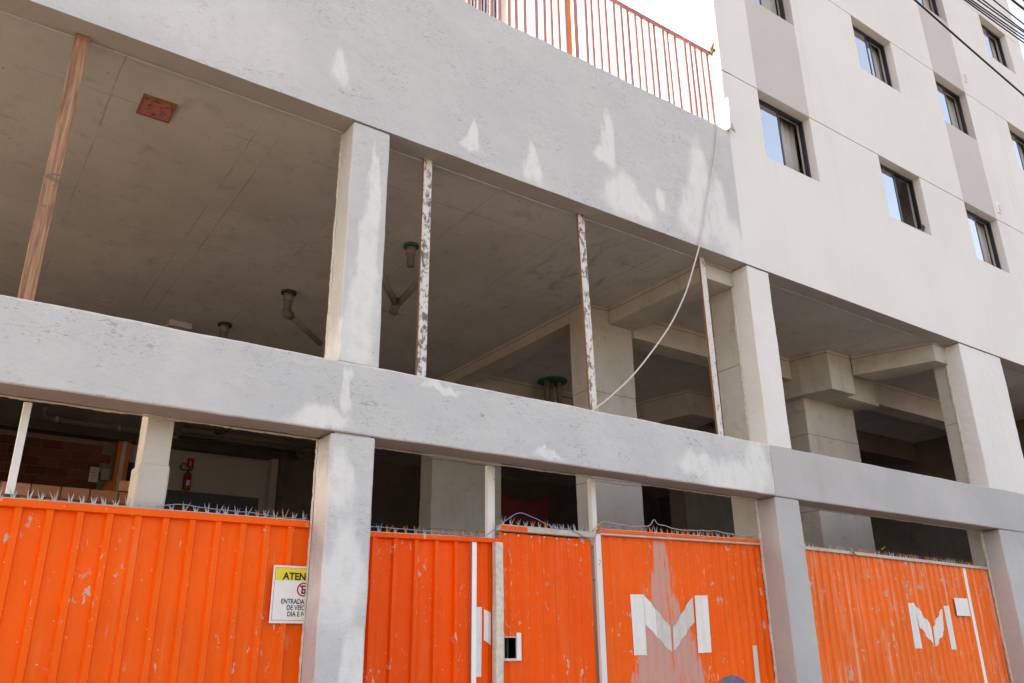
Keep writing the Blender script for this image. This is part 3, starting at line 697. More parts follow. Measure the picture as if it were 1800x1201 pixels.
def paint(name, poly, prof, mat, parent, y=YF, off=0.0035):
    """flat paint on the corrugated sheet: convex outline draped over the profile"""
    knots, f = prof; xa, xb = min(p[0] for p in poly), max(p[0] for p in poly)
    xs = sorted(set(list(knots(xa, xb)) + [p[0] for p in poly])); vs_, fs_ = [], []
    def span(x_):
        zz = []
        for i in range(len(poly)):
            (x1_, z1_), (x2_, z2_) = poly[i], poly[(i + 1) % len(poly)]
            if abs(x1_ - x2_) < 1e-9:
                if abs(x_ - x1_) < 1e-6: zz += [z1_, z2_]
            elif min(x1_, x2_) - 1e-6 <= x_ <= max(x1_, x2_) + 1e-6: zz.append(z1_ + (z2_ - z1_) * (x_ - x1_) / (x2_ - x1_))
        return (min(zz), max(zz)) if zz else None
    NZ = 7; cols = []
    for x_ in xs:
        s_ = span(x_)
        if s_ is None: continue
        cols.append([(x_, y + f(x_) + dent(x_, s_[0] + (s_[1] - s_[0]) * k / NZ) - off, s_[0] + (s_[1] - s_[0]) * k / NZ) for k in range(NZ + 1)])
    for c in cols: vs_ += c
    for i in range(len(cols) - 1):
        for k in range(NZ): fs_.append((i * (NZ + 1) + k, (i + 1) * (NZ + 1) + k, (i + 1) * (NZ + 1) + k + 1, i * (NZ + 1) + k + 1))
    return link(name, mesh(vs_, fs_), parent, (mat,))
def lin(xa, za, xb, zb): return lambda x_: za + (zb - za) * (x_ - xa) / (xb - xa)
P1 = trap(0.452, 0.1848, 0.040, 0.030, 0.012); P2 = trap(3.015, 0.196, 0.036, 0.030, 0.010); PG = trap(4.40, 0.150, 0.070, 0.010, 0.016); P3 = sine(0.118, 0.0075); P4 = trap(8.846, 0.1405, 0.050, 0.020, 0.018)
def cap(name, a, b, zt, mat, parent, h=0.052, y=YF):
    bm = bmesh.new(); bmesh.ops.create_cube(bm, size=1.0)
    for v in bm.verts:
        x_ = a if v.co.x < 0 else b; v.co = Vector((x_, y - 0.045 if v.co.y < 0 else y + 0.03, zt(x_) - h if v.co.z < 0 else zt(x_)))
    bmesh.ops.bevel(bm, geom=list(bm.edges), offset=0.004, segments=1, affect='EDGES')
    me = bpy.data.meshes.new('cap'); bm.to_mesh(me); bm.free(); return link(name, me, parent, (mat,))
# left bay
H1 = thing('metal_hoarding', 'bright orange ribbed sheet-metal hoarding in the left bay with warning sign', 'fence', (0, YF, G0), 'orange sheet-metal hoarding')
z1 = lin(0.34, 2.592, 2.44, 2.603); zs1 = lambda x_: z1(x_) - 0.045
cuts = [-2.55, -1.40, -0.30, 0.72, 1.83, 2.60]
for i in range(5): sheet('sheet_panel', cuts[i], cuts[i + 1] + 0.02, G0, zs1, P1, 'orange1', H1, None, YF + (0.002 if i % 2 else 0))
cap('top_channel', -2.55, 2.60, z1, 'orange1', H1)
# middle bay, left piece
H2 = thing('metal_hoarding', 'deep orange ribbed sheet-metal hoarding between grey column and concrete fence post', 'fence', (3.5, YF, G0), 'orange sheet-metal hoarding')
z2 = lin(3.0, 2.557, 4.22, 2.585); zs2 = lambda x_: z2(x_) - 0.035
sheet('sheet_panel', 2.70, 3.95, G0, zs2, P2, 'orange2', H2); sheet('sheet_panel', 3.955, 4.19, G0, zs2, PG, 'orange2', H2)
cap('top_channel', 2.70, 4.235, z2, 'orange2', H2, 0.040)
box('cover_strip', 3.945, 3.99, YF - 0.052, YF - 0.046, G0, 2.535, 'sheetw', H2)
for poly in ([(3.995, 1.993), (4.066, 1.994), (4.066, 1.432), (3.995, 1.434)], [(4.088, 1.976), (4.166, 1.949), (4.166, 1.684), (4.088, 1.725)]):
    paint('painted_letter', poly, PG, 'paintw', H2)
cp = thing('fence_post', 'rough pale concrete fence post between hoarding and gate', 'post', (4.2, 0.28, G0))
rough_box('shaft', 4.168, 4.248, 0.235, 0.30, G0, 2.545, 'mortar', cp, 0.05, 0.006, 0.006, 31)
# gate leaf
GT = thing('gate', 'scuffed orange ribbed metal gate leaf with a square peephole cut out', 'gate', (4.8, YF, G0))
zg = lambda x_: 2.648
sheet('sheet_panel', 4.255, 5.345, G0, zg, PG, 'orangeg', GT, (4.295, 4.425, 1.575, 1.742))
cap('top_channel', 4.25, 5.37, lin(4.25, 2.712, 5.37, 2.716), 'capgrey', GT, 0.052)
box('channel_paint', 4.252, 4.55, YF - 0.048, YF - 0.0455, 2.668, 2.708, 'orangeg', GT)
for (a, b, c, d, m_) in ((4.262, 4.294, 1.555, 1.785, 'paintwg'), (4.426, 4.475, 1.555, 1.785, 'signw'), (4.2945, 4.4255, 1.552, 1.574, 'paintwg'), (4.2945, 4.4255, 1.743, 1.755, 'capgrey')):
    box('peephole_trim', a, b, YF - 0.030, YF - 0.014, c, d, m_, GT, 0.003)
for x_ in (4.33, 4.365): box('peephole_bar', x_, x_ + 0.012, YF + 0.03, YF + 0.042, 1.5, 1.8, 'dark', GT)
scm = tube_mesh([(0, 0, 0), (0, -0.006, 0)], 0.009, 8); scm.materials.append(M['signw'])
for k in range(7):
    for zz in (2.635,):
        o = link('screw', scm, GT); xx = 4.325 + k * 0.15; o.location = (xx, YF + PG[1](xx) + dent(xx, zz) - 0.001, zz + random.uniform(-.006, .006)); o.matrix_parent_inverse = GT.matrix_basis.inverted()
# middle bay, right piece
H3 = thing('metal_hoarding', 'orange hoarding with large white letter M and pale paint splash, right of the gate', 'fence', (6.5, YF, G0), 'orange sheet-metal hoarding')
z3 = lin(5.435, 2.757, 7.86, 2.806); zs3 = lambda x_: z3(x_) - 0.03
for i, (a, b) in enumerate(((5.43, 6.30), (6.295, 7.10), (7.095, 7.862))): sheet('sheet_panel', a, b, G0, zs3, P3, 'orange3', H3, None, YF + 0.002 * (i % 2))
cap('top_channel', 5.43, 7.862, z3, 'orange3', H3, 0.036)
cap('scraped_lip', 5.43, 7.86, lambda x_: z3(x_) - 0.037, 'capgrey', H3, 0.022, YF - 0.004)
def quadbar(x0, x1, za, zb): return [(x0, za), (x1, za), (x1, zb), (x0, zb)]
LM1 = [[(5.814, 2.150), (5.998, 2.155), (5.991, 1.586), (5.819, 1.587)], [(5.999, 2.154), (6.15, 2.018), (6.15, 1.751), (6.002, 1.869)], [(6.151, 2.017), (6.337, 1.851), (6.333, 1.604), (6.151, 1.750)], [(6.375, 1.842), (6.686, 2.158), (6.687, 1.904), (6.367, 1.620)], [(6.729, 2.165), (6.910, 2.170), (6.901, 1.605), (6.723, 1.601)]]
for poly, m_ in zip(LM1, ('paintw', 'paintw', 'paintwg', 'paintwg', 'paintw')): paint('painted_letter', poly, P3, m_, H3, YF - 0.001)
paint('tape_strip', quadbar(7.56, 7.615, 1.67, 0.4), P3, 'paintwg', H3)
gp = thing('fence_post', 'narrow white steel post on the right of the gate, rising to the beam', 'post', (5.4, 0.3, G0))
box('shaft', 5.36, 5.425, 0.262, 0.30, G0, 2.70, 'wpost', gp, 0.003)
box('upper_shaft', 5.395, 5.450, 0.335, 0.40, 2.60, 3.262, 'wpost', gp, 0.003)
gq = thing('fence_post', 'rust-spotted white steel post above the left end of the gate', 'post', (4.2, 0.36, 2.4))
box('shaft', 4.165, 4.215, 0.36, 0.41, 1.5, 3.262, 'wpost', gq, 0.003); box('flange', 4.2155, 4.250, 0.372, 0.408, 1.5, 3.26, 'wpost', gq, 0.003)
gw = thing('fence_post', 'narrow white steel post at far left between hoarding and beam', 'post', (0.38, 0.36, 2.4))
box('shaft', 0.362, 0.412, 0.36, 0.40, 1.5, 3.262, 'wpost', gw, 0.003); box('foot_grip', 0.35, 0.45, 0.345, 0.415, 2.585, 2.63, 'dark', gw, 0.01)
# right bay
H4 = thing('metal_hoarding', 'faded orange corrugated hoarding in the right bay with smaller white M', 'fence', (10.6, YF, G0), 'orange sheet-metal hoarding')
z4 = lin(8.74, 2.783, 12.89, 2.738); zs4 = lambda x_: z4(x_) - 0.03
for i, (a, b) in enumerate(((8.26, 9.5), (9.495, 10.6), (10.595, 11.7), (11.695, 12.93))): sheet('sheet_panel', a, b, G0, zs4, P4, 'orange4', H4, None, YF + 0.002 * (i % 2))
cap('top_channel', 8.26, 12.93, z4, 'capgrey', H4, 0.036)
LM2 = [[(10.684, 2.184), (10.859, 2.188), (10.857, 1.626), (10.673, 1.627)], [(10.860, 2.187), (11.166, 1.893), (11.159, 1.639), (10.893, 1.891)], [(11.200, 1.895), (11.489, 2.129), (11.473, 1.852), (11.189, 1.646)], [(11.531, 2.167), (11.677, 2.170), (11.667, 1.608), (11.539, 1.609)]]
for poly in LM2: paint('painted_letter', poly, P4, 'paintw', H4)
paint('cover_strip', quadbar(12.255, 12.325, 2.70, G0), P4, 'sheetw', H4)
box('light_block_wall', 14.26, 18.19, 0.10, 0.26, G0, 3.262, 'midgrey', B)  # added unseen wall past the right edge, keeps light out of the deep bays
pl = thing('notice_plate', 'small blank white square plate fixed on the faded right hoarding', 'plate', (11.98, 0.29, 2.15))
box('board', 11.815, 12.16, 0.280, 0.286, 2.042, 2.276, 'signw', pl, 0.002)
for x_ in (11.84, 12.13): box('bracket', x_, x_ + 0.015, 0.2865, 0.303, 2.06, 2.26, 'galv', pl)

# ------------------------------------------------------------------ anti-climb spikes and loose wire
def spike_mesh(seed):
    rr = random.Random(seed); vs_, fs_ = [], []
    for s_ in (-1, 1, 0):
        h = rr.uniform(0.055, 0.085) * (1.0 if s_ else 0.85); lean = s_ * rr.uniform(0.008, 0.03) + rr.uniform(-.008, .008); ly = rr.uniform(-.025, .012) if s_ else 0.02
        cx = s_ * 0.006; i = len(vs_)
        vs_ += [(cx - 0.006, -0.002, 0), (cx + 0.006, -0.002, 0), (cx + 0.006, 0.002, 0), (cx - 0.006, 0.002, 0), (cx + lean, ly, h)]
        fs_ += [(i, i + 1, i + 4), (i + 1, i + 2, i + 4), (i + 2, i + 3, i + 4), (i + 3, i, i + 4)]
    return mesh(vs_, fs_)
SPM = {'galv': [], 'spikeo': []}
for m_ in SPM:
    for k in range(5):
        me = spike_mesh(k + (10 if m_ == 'galv' else 30)); me.materials.append(M[m_]); SPM[m_].append(me)
def spikes(label, a, b, zt, pitch, po, y=YF - 0.008):
    S = thing('spike_strip', label, 'spikes', ((a + b) / 2, y, zt((a + b) / 2)), 'anti-climb spike strips')
    zt_ = lambda x_: zt(x_) + 0.002
    vs_ = [(a, y - 0.018, zt_(a)), (b, y - 0.018, zt_(b)), (b, y + 0.018, zt_(b)), (a, y + 0.018, zt_(a)), (a, y - 0.018, zt_(a) + .006), (b, y - 0.018, zt_(b) + .006), (b, y + 0.018, zt_(b) + .006), (a, y + 0.018, zt_(a) + .006)]
    link('base_strip', mesh(vs_, [(0, 3, 2, 1), (4, 5, 6, 7), (0, 1, 5, 4), (1, 2, 6, 5), (2, 3, 7, 6), (3, 0, 4, 7)]), S, ('galv',))
    x_ = a + 0.03
    while x_ < b - 0.02:
        m_ = 'spikeo' if random.random() < po else 'galv'
        o = link('spike', random.choice(SPM[m_]), S); o.location = (x_, y, zt_(x_) + 0.005); o.rotation_euler = (random.uniform(-.16, .12), random.uniform(-.18, .18), random.uniform(-.5, .5)); s_ = random.uniform(0.85, 1.15); o.scale = (1, 1, s_)
        o.matrix_parent_inverse = S.matrix_basis.inverted(); x_ += pitch * random.uniform(0.8, 1.2)
spikes('row of bent grey spikes along the top of the left bay hoarding', -0.6, 2.44, z1, 0.078, 0.12)
spikes('row of orange-tipped spikes on the hoarding between column and gate', 2.86, 4.15, z2, 0.083, 0.7)
spikes('row of grey V-shaped spikes along the top of the gate', 4.27, 5.36, lin(4.25, 2.712, 5.37, 2.716), 0.074, 0.05)
spikes('row of spikes above the hoarding with the large white M', 5.46, 7.83, z3, 0.080, 0.55)
spikes('row of fine spikes along the faded right bay hoarding', 8.32, 12.85, z4, 0.075, 0.4)
def wire(name, label, ctrl, r, mat, cat='wire', wob=0.0):
    pts = smooth_path(ctrl, 8)
    if wob: pts = [p + noise.noise_vector(p * 7) * wob for p in pts]
    o = tube(name, pts, r, mat, None, 6); return tag(o, label, cat)
wire('loose_wire', 'thin blue wire tangled in the spikes of the left bay hoarding', [(1.30, 0.30, 2.62), (1.45, 0.295, 2.645), (1.7, 0.30, 2.635), (2.0, 0.29, 2.63), (2.2, 0.30, 2.615), (2.43, 0.30, 2.625)], 0.0035, 'blue', 'wire', 0.012)
wire('loose_wire', 'thin blue wire looping from column over the gate spikes', [(2.87, 0.285, 2.60), (3.2, 0.285, 2.60), (3.6, 0.285, 2.60), (4.0, 0.285, 2.59), (4.15, 0.28, 2.64), (4.42, 0.275, 2.82), (4.62, 0.275, 2.80), (4.85, 0.275, 2.73), (5.05, 0.27, 2.725), (5.2, 0.268, 2.67), (5.33, 0.262, 2.655), (5.40, 0.262, 2.72), (5.6, 0.28, 2.80), (5.8, 0.285, 2.79)], 0.004, 'blue', 'wire', 0.006)
wire('loose_wire', 'grey wire coiled around the post head right of the gate', [(5.36, 0.33, 2.72), (5.40, 0.25, 2.80), (5.50, 0.27, 2.83), (5.9, 0.29, 2.81), (6.1, 0.28, 2.84), (6.18, 0.28, 2.90), (6.28, 0.29, 2.86), (6.6, 0.29, 2.83), (7.1, 0.30, 2.86), (7.5, 0.29, 2.83), (7.8, 0.30, 2.85)], 0.005, 'galv', 'wire', 0.02)
for i, (x_, z_, lab) in enumerate(((9.57, 2.80, 'dry leaf caught on the right hoarding, hanging over its front'), (10.22, 2.83, 'yellow dry leaf stuck in the spikes of the right hoarding'))):
    d = Vector((0.05, -0.02, -0.06)) if i == 0 else Vector((0.07, 0, 0.03)); a = Vector((x_, 0.27, z_)); s_ = Vector((0.012, 0.012, 0.012)); 
    o = link('dry_leaf', mesh([tuple(a), tuple(a + d * 0.5 + s_), tuple(a + d * 2), tuple(a + d * 0.5 - s_), tuple(a + d * 0.9 + Vector((0, .02, 0)))], [(0, 1, 4), (1, 2, 4), (2, 3, 4), (3, 0, 4)]), None, ('leaf',)); tag(o, lab, 'leaf', 'dry leaves on the hoarding')
    md = o.modifiers.new('s', 'SOLIDIFY'); md.thickness = 0.002

# ------------------------------------------------------------------ warning sign
SG = thing('warning_sign', 'white and yellow warning sign on the left hoarding, half hidden by the column', 'sign', (2.43, 0.285, 2.05))
SX0, SX1, SZ0, SZ1, SY = 2.186, 2.676, 1.840, 2.256, 0.283
box('board', SX0, SX1, SY, SY + 0.004, SZ0, SZ1, 'signw', SG, 0.001)
for x_ in (2.25, 2.6): box('fixing', x_, x_ + 0.03, SY + 0.0045, 0.297, 1.9, 2.2, 'galv', SG)
box('yellow_band', SX0 + 0.017, SX1 - 0.017, SY - 0.0022, SY - 0.0008, 2.150, 2.238, 'yellow', SG)
b0, b1, c0, c1 = SX0 + 0.014, SX1 - 0.014, SZ0 + 0.020, SZ1 - 0.015
for (a, b, c, d) in ((b0, b1, c0, c0 + .0025), (b0, b1, c1 - .0025, c1), (b0, b0 + .0025, c0 + .0026, c1 - .0026), (b1 - .0025, b1, c0 + .0026, c1 - .0026)):
    box('red_border', a, b, SY - 0.0016, SY - 0.0004, c, d, 'redprint', SG)
def text(body, size, cx, z, mat, parent, y, sx=1.0, heavy=0.0, xleft=None):
    cu = bpy.data.curves.new('t', 'FONT'); cu.body = body; cu.size = size; cu.align_x = 'CENTER' if xleft is None else 'LEFT'; cu.extrude = 0.0004; cu.offset = heavy; cu.resolution_u = 3
    ob = bpy.data.objects.new('t', cu); COL.objects.link(ob); bpy.context.view_layer.update()
    me = bpy.data.meshes.new_from_object(ob.evaluated_get(bpy.context.evaluated_depsgraph_get())); bpy.data.objects.remove(ob)
    for v in me.vertices: v.co = Vector(((xleft if xleft is not None else cx) + v.co.x * sx, y - v.co.z, z + v.co.y))
    return link('lettering', me, parent, (mat,))
SC = (SX0 + SX1) / 2
text('ATENÇÃO', 0.072, SC, 2.155, 'black', SG, SY - 0.0035, 0.98, 0.0022)
text('ENTRADA E SAÍDA', 0.050, SC, 1.980, 'black', SG, SY - 0.0015, 0.80, 0.0006)
text('DE VEÍCULOS', 0.050, SC, 1.936, 'black', SG, SY - 0.0015, 0.80, 0.0006)
text('DIA E NOITE', 0.050, SC, 1.890, 'black', SG, SY - 0.0015, 0.80, 0.0006)
ro = ring('prohibition_ring', 0, 0, 0, 0.041, 0.052, 0.0012, 'redprint', SG)
for v in ro.data.vertices: v.co = Vector((SC + v.co.x, SY - 0.0004 + v.co.z, 2.085 + v.co.y))
for (s_, n__) in ((1, 0),):
    me = box_mesh(-0.043, 0.043, -0.0012, -0.0004, -0.005, 0.005); 
    for v in me.vertices: v.co = Matrix.Rotation(R(45), 4, 'Y') @ v.co + Vector((SC, SY - 0.0008, 2.085))
    link('prohibition_bar', me, SG, ('redprint',))
text('E', 0.085, SC, 2.056, 'black', SG, SY - 0.0006, 0.9, 0.002)

# ------------------------------------------------------------------ hanging cable and power lines
wire('hanging_cable', 'off-white cable hanging off the parapet and swinging in to the steel post foot', [(7.57, 0.03, 8.22), (7.565, -0.02, 8.16), (7.46, -0.03, 7.686), (7.227, -0.03, 7.011), (7.0, -0.03, 6.30), (6.855, 0.0, 5.90), (6.70, 0.03, 5.52), (6.44, 0.05, 5.09), (6.15, 0.07, 4.725), (5.83, 0.09, 4.37), (5.51, 0.12, 4.08), (5.31, 0.16, 3.92), (5.29, 0.20, 3.885)], 0.0105, 'cable', 'cable')
def power(name, label, a, b, sag, r, group='overhead cables'):
    a, b = Vector(a), Vector(b); d = (b - a); pts = []
    for i in range(25):
        t = -1.2 + 3.4 * i / 24; p = a + d * t; p.z += sag * ((t - 0.5) ** 2 - 0.25) ; pts.append(p)
    o = tube(name, pts, r, 'blackcable', None, 6); tag(o, label, 'cable', group)
power('power_cable', 'single thick black overhead cable crossing the upper windows', (4.7285, -4, 5.6755), (6.152, -4, 5.5125), 0.015, 0.0072)
CB = [((11.03, 10.60), (12.93, 10.71)), ((11.17, 10.66), (12.96, 10.80)), ((11.36, 10.73), (13.0, 10.88)), ((11.60, 10.86), (13.05, 10.98)), ((11.80, 10.96), (13.08, 11.03)), ((12.16, 11.18), (13.16, 11.20)), ((12.93, 11.60), (13.36, 11.62)), ((13.45, 11.85), (13.9, 11.86))]
LB = ['lowest', 'second lowest', 'third lowest', 'fourth lowest', 'fourth highest', 'third highest', 'second highest', 'highest']
for k, ((x0, za), (x1, zb)) in enumerate(CB):
    power('power_cable', 'black overhead cable at top right, %s of the bundle' % LB[k], (x0 / 2, -4, 1.6 + (za - 1.6) / 2), (x1 / 2, -4, 1.6 + (zb - 1.6) / 2), 0.006, 0.0056 if k != 6 else 0.010)

# ------------------------------------------------------------------ pipes under the ceiling
def drain(label, x_, y_, len_, mat='pvcb', sleeve=None, arm=None, r=0.055):
    d = thing('drain_pipe', label, 'pipe', (x_, y_, 6.236), 'drain pipes under the ceiling')
    tube('stub', [(x_, y_, 6.235), (x_, y_, 6.235 - len_)], r, mat, d, 14)
    tube('coupling', [(x_, y_, 6.20), (x_, y_, 6.10)], r * 1.22, 'pvc', d, 14)
    ring('sleeve' if sleeve else 'hole_rim', x_, y_, 6.236, r * 1.25, r * 1.9, 0.03, sleeve or 'dark', d)
    if arm:
        p = Vector((x_, y_, 6.235 - len_)); a = Vector(arm)
        tube('elbow', [p + Vector((0, 0, 0.03)), p + Vector((0, 0, -0.03)), p + (a - p).normalized() * 0.10], r * 1.15, mat, d, 12)
        tube('branch', [p + (a - p).normalized() * 0.08, a], r * 0.75, 'pvc', d, 12)
drain('brown drain pipe with a sloping branch under the left bay ceiling', 3.37, 4.07, 0.30, 'pvcb', None, (4.15, 4.80, 5.88))
drain('brown drain pipe stub low behind the left bay beam', 3.0, 5.69, 0.32, 'pvcb')
drain('brown drain pipe in a green sleeve beside the column', 4.10, 1.95, 0.28, 'pvcb', 'green', None, 0.05)
d = thing('pipe_junction', 'dusty V-shaped pipe junction hung by a metal strap beside the column', 'pipe', (4.46, 2.98, 5.95))
tube('branch', [(3.95, 2.43, 5.99), (4.44, 2.99, 5.93)], 0.045, 'pvc', d, 12); tube('branch', [(4.42, 2.26, 5.99), (4.47, 2.95, 5.93)], 0.045, 'pvc', d, 12); tube('elbow', [(4.45, 2.94, 5.96), (4.46, 3.05, 5.90), (4.47, 3.12, 5.84)], 0.055, 'pvcb', d, 12)
box('strap', 4.32, 4.74, 3.24, 3.30, 5.925, 5.935, 'galv', d)
d = thing('drain_pipe', 'cluster of three pale pipes in a green sleeve behind the inner column', 'pipe', (8.59, 4.9, 6.2))
for k, (dx, dy) in enumerate(((-.12, 0), (0.02, .05), (.14, -.02))): tube('stub', [(8.72 + dx, 5.2 + dy, 6.235), (8.72 + dx, 5.2 + dy, 5.85)], 0.05, 'pvc', d, 12)
ring('sleeve', 8.73, 5.2, 6.236, 0.02, 0.27, 0.03, 'green', d); tube('branch', [(8.85, 5.2, 5.99), (10.4, 5.25, 5.93)], 0.022, 'pvc', d, 8)
d = thing('overhead_pipe', 'long beige pipe under the rear ceiling above the brick wall', 'pipe', (2.3, 12, 6.0))
tube('drop', [(1.40, 12, 6.235), (1.40, 12, 6.10)], 0.06, 'pvc', d, 12); tube('elbow', smooth_path([(1.40, 12, 6.12), (1.42, 12, 6.06), (1.52, 12, 6.04)], 5), 0.065, 'pvcb', d, 12); tube('run', [(1.50, 12, 6.04), (6.9, 12.1, 5.98)], 0.055, 'pvc', d, 12)
for x_ in (1.6, 2.75): tube('collar', [(x_, 12, 6.04 - (x_ - 1.5) * .011), (x_ + 0.06, 12, 6.04 - (x_ - 1.5) * .011)], 0.066, 'galv', d, 12)
d = thing('overhead_pipe', 'grey pipe with elbows under the rear ceiling above the white wall', 'pipe', (5.2, 11.3, 6.05))
tube('run', [(3.85, 11.3, 5.98), (7.2, 11.3, 6.02)], 0.07, 'pvcb', d, 12); tube('branch', [(4.55, 11.25, 6.02), (4.75, 10.2, 6.10)], 0.07, 'pvc', d, 12); tube('drop', [(3.86, 11.3, 6.235), (3.86, 11.3, 5.95)], 0.06, 'pvcb', d, 12); tube('lower_run', [(3.86, 11.6, 5.90), (6.4, 11.6, 5.88)], 0.035, 'dark', d, 10)

# ------------------------------------------------------------------ things seen through the gap over the hoarding
HW = thing('brick_parapet', 'low broken wall of hollow orange bricks seen above the left hoarding', 'wall', (1.3, 7.05, 3.3))
box('mortar_bed', 0.0, 2.62, 7.02, 7.15, 3.305, 3.80, 'joint', HW)
bk = box_mesh(-0.178, 0.178, -0.07, 0.05, -0.084, 0.084, 0.008, 1); first = True
for r_ in range(3):
    for c_ in range(8):
        x_ = 0.1 + c_ * 0.37 + (0.18 if r_ % 2 else 0); z_ = 3.42 + r_ * 0.18
        if x_ > 2.6: continue
        o = link('brick', bk, HW, ('brick',) if first else ()); first = False; o.location = (x_, 7.04, z_); o.rotation_euler = (0, random.uniform(-.01, .01), random.uniform(-.02, .02)); o.matrix_parent_inverse = HW.matrix_basis.inverted()
for (x_, z_, s_) in ((2.22, 3.955, .55), (2.45, 3.955, .75), (2.48, 4.07, .4)):
    o = link('brick', bk, HW); o.location = (x_, 7.04, z_); o.scale = (s_, 1, 0.9); o.rotation_euler = (0, random.uniform(-.2, .2), 0); o.matrix_parent_inverse = HW.matrix_basis.inverted()
BW = thing('brick_wall', 'dark old brick wall at the rear left, two notices pinned on it', 'wall', (1.3, 13.4, 2.6))
box('mortar_bed', -1.2, 2.98, 13.39, 13.418, 3.6, 6.028, 'joint', BW)
bk2 = box_mesh(-0.188, 0.188, -0.03, 0.0, -0.088, 0.088, 0.006, 1); first = True
for r_ in range(11):
    for c_ in range(11):
        x_ = -0.95 + c_ * 0.388 + (0.19 if r_ % 2 else 0); z_ = 3.95 + r_ * 0.189
        if x_ > 2.82 or z_ > 5.95: continue
        o = link('brick', bk2, BW, ('brickd',) if first else ()); first = False; o.location = (x_, 13.395 + random.uniform(-.004, .004), z_); o.matrix_parent_inverse = BW.matrix_basis.inverted()
def notice(label, x0, x1, z0, z1, mat, y=13.34):
    o = thing('paper_notice', label, 'notice', ((x0 + x1) / 2, y, z0), 'notices on the brick wall'); box('sheet', x0, x1, y, y + 0.006, z0, z1, mat, o)
    for k in range(4): box('printed_line', x0 + 0.03, x1 - 0.03 - 0.05 * (k % 2), y - 0.002, y - 0.0005, z1 - 0.06 - k * 0.065, z1 - 0.045 - k * 0.065, 'capgrey', o)
notice('white paper notice pinned on the dark rear brick wall', 2.55, 2.73, 5.13, 5.45, 'signw'); notice('small greenish notice beside the white one on the rear brick wall', 2.78, 2.94, 5.20, 5.44, 'midgrey')
df = thing('door_frame', 'orange and white painted door frame beside the rear brick wall', 'door frame', (3.1, 13.2, 2.6))
box('jamb', 2.985, 3.06, 13.1, 13.34, 2.6, 6.02, 'orangep', df, 0.004); box('jamb', 3.065, 3.15, 13.08, 13.34, 2.6, 6.02, 'paintw', df, 0.004); box('jamb', 3.155, 3.24, 13.1, 13.34, 2.6, 6.02, 'orangep', df, 0.004)
box('door_leaf', 3.26, 3.95, 13.28, 13.345, 2.6, 5.62, 'dark', df)
vs_ = [(2.55, 13.1, 4.3), (3.02, 13.0, 4.3), (2.99, 13.05, 5.15), (2.90, 13.1, 5.15)]
o = link('leaning_board', mesh(vs_, [(0, 1, 2, 3)]), None, ('orangep',)); md = o.modifiers.new('s', 'SOLIDIFY'); md.thickness = 0.03; tag(o, 'triangular orange board leaning against the orange door frame', 'board')
fe = thing('fire_extinguisher', 'red fire extinguisher with black hose hung on the rear white wall', 'extinguisher', (4.53, 13.25, 5.1))
tube('cylinder', [(4.53, 13.25, 5.13), (4.53, 13.25, 5.15), (4.53, 13.25, 5.46), (4.53, 13.25, 5.51), (4.53, 13.25, 5.54)], 0.085, 'red', fe, 16, [0.075, 0.085, 0.085, 0.06, 0.025])
tube('valve', [(4.53, 13.25, 5.54), (4.53, 13.25, 5.60)], 0.022, 'dark', fe, 8); tube('handle', [(4.53, 13.25, 5.58), (4.63, 13.2, 5.63)], 0.012, 'dark', fe, 6)
tube('hose', smooth_path([(4.52, 13.22, 5.58), (4.40, 13.2, 5.56), (4.33, 13.2, 5.63), (4.40, 13.2, 5.71), (4.50, 13.2, 5.66), (4.60, 13.2, 5.55)], 6), 0.014, 'dark', fe, 6)
box('label_band', 4.50, 4.57, 13.155, 13.166, 5.22, 5.34, 'signw', fe)
es = thing('extinguisher_sign', 'small yellow and red square sign above the fire extinguisher', 'sign', (4.56, 13.34, 5.7))
box('board', 4.50, 4.66, 13.35, 13.357, 5.66, 5.88, 'redprint', es); box('border', 4.49, 4.67, 13.3575, 13.3595, 5.65, 5.89, 'yellow', es); box('pictogram', 4.565, 4.595, 13.346, 13.3495, 5.71, 5.81, 'signw', es)
bc = thing('black_counter', 'long black counter panel standing on bricks in front of the rear white wall', 'counter', (4.2, 10, 2.6))
box('panel', 3.30, 5.15, 10.0, 10.08, 4.25, 4.515, 'black', bc, 0.01); box('top', 3.28, 5.17, 10.09, 10.6, 4.47, 4.51, 'black', bc, 0.01); box('base_wall', 3.2, 5.4, 10.02, 10.3, 2.6, 4.245, 'brickd', bc)
# dark red tarpaulin behind the gate
vs_, fs_ = [], []
for i in range(25):
    for j in range(15):
        u, v = i / 24, j / 14
        vs_.append((10.1 + 1.4 * u, 9.0 + 0.05 * math.sin(v * 26 + 4 * u) * (0.3 + v) + 0.04 * noise.noise(Vector((u * 4, v * 6, 0))), 5.03 - 1.3 * v - 0.16 * math.sin(math.pi * u) * (1 - v * 0.6) - (0.03 * (1 - u))))
for i in range(24):
    for j in range(14): fs_.append((i * 15 + j, (i + 1) * 15 + j, (i + 1) * 15 + j + 1, i * 15 + j + 1))
o = link('tarpaulin', mesh(vs_, fs_, True), None, ('tarp',)); tag(o, 'dark red tarpaulin hanging in folds in the gloom behind the gate', 'tarpaulin'); md = o.modifiers.new('s', 'SOLIDIFY'); md.thickness = 0.004

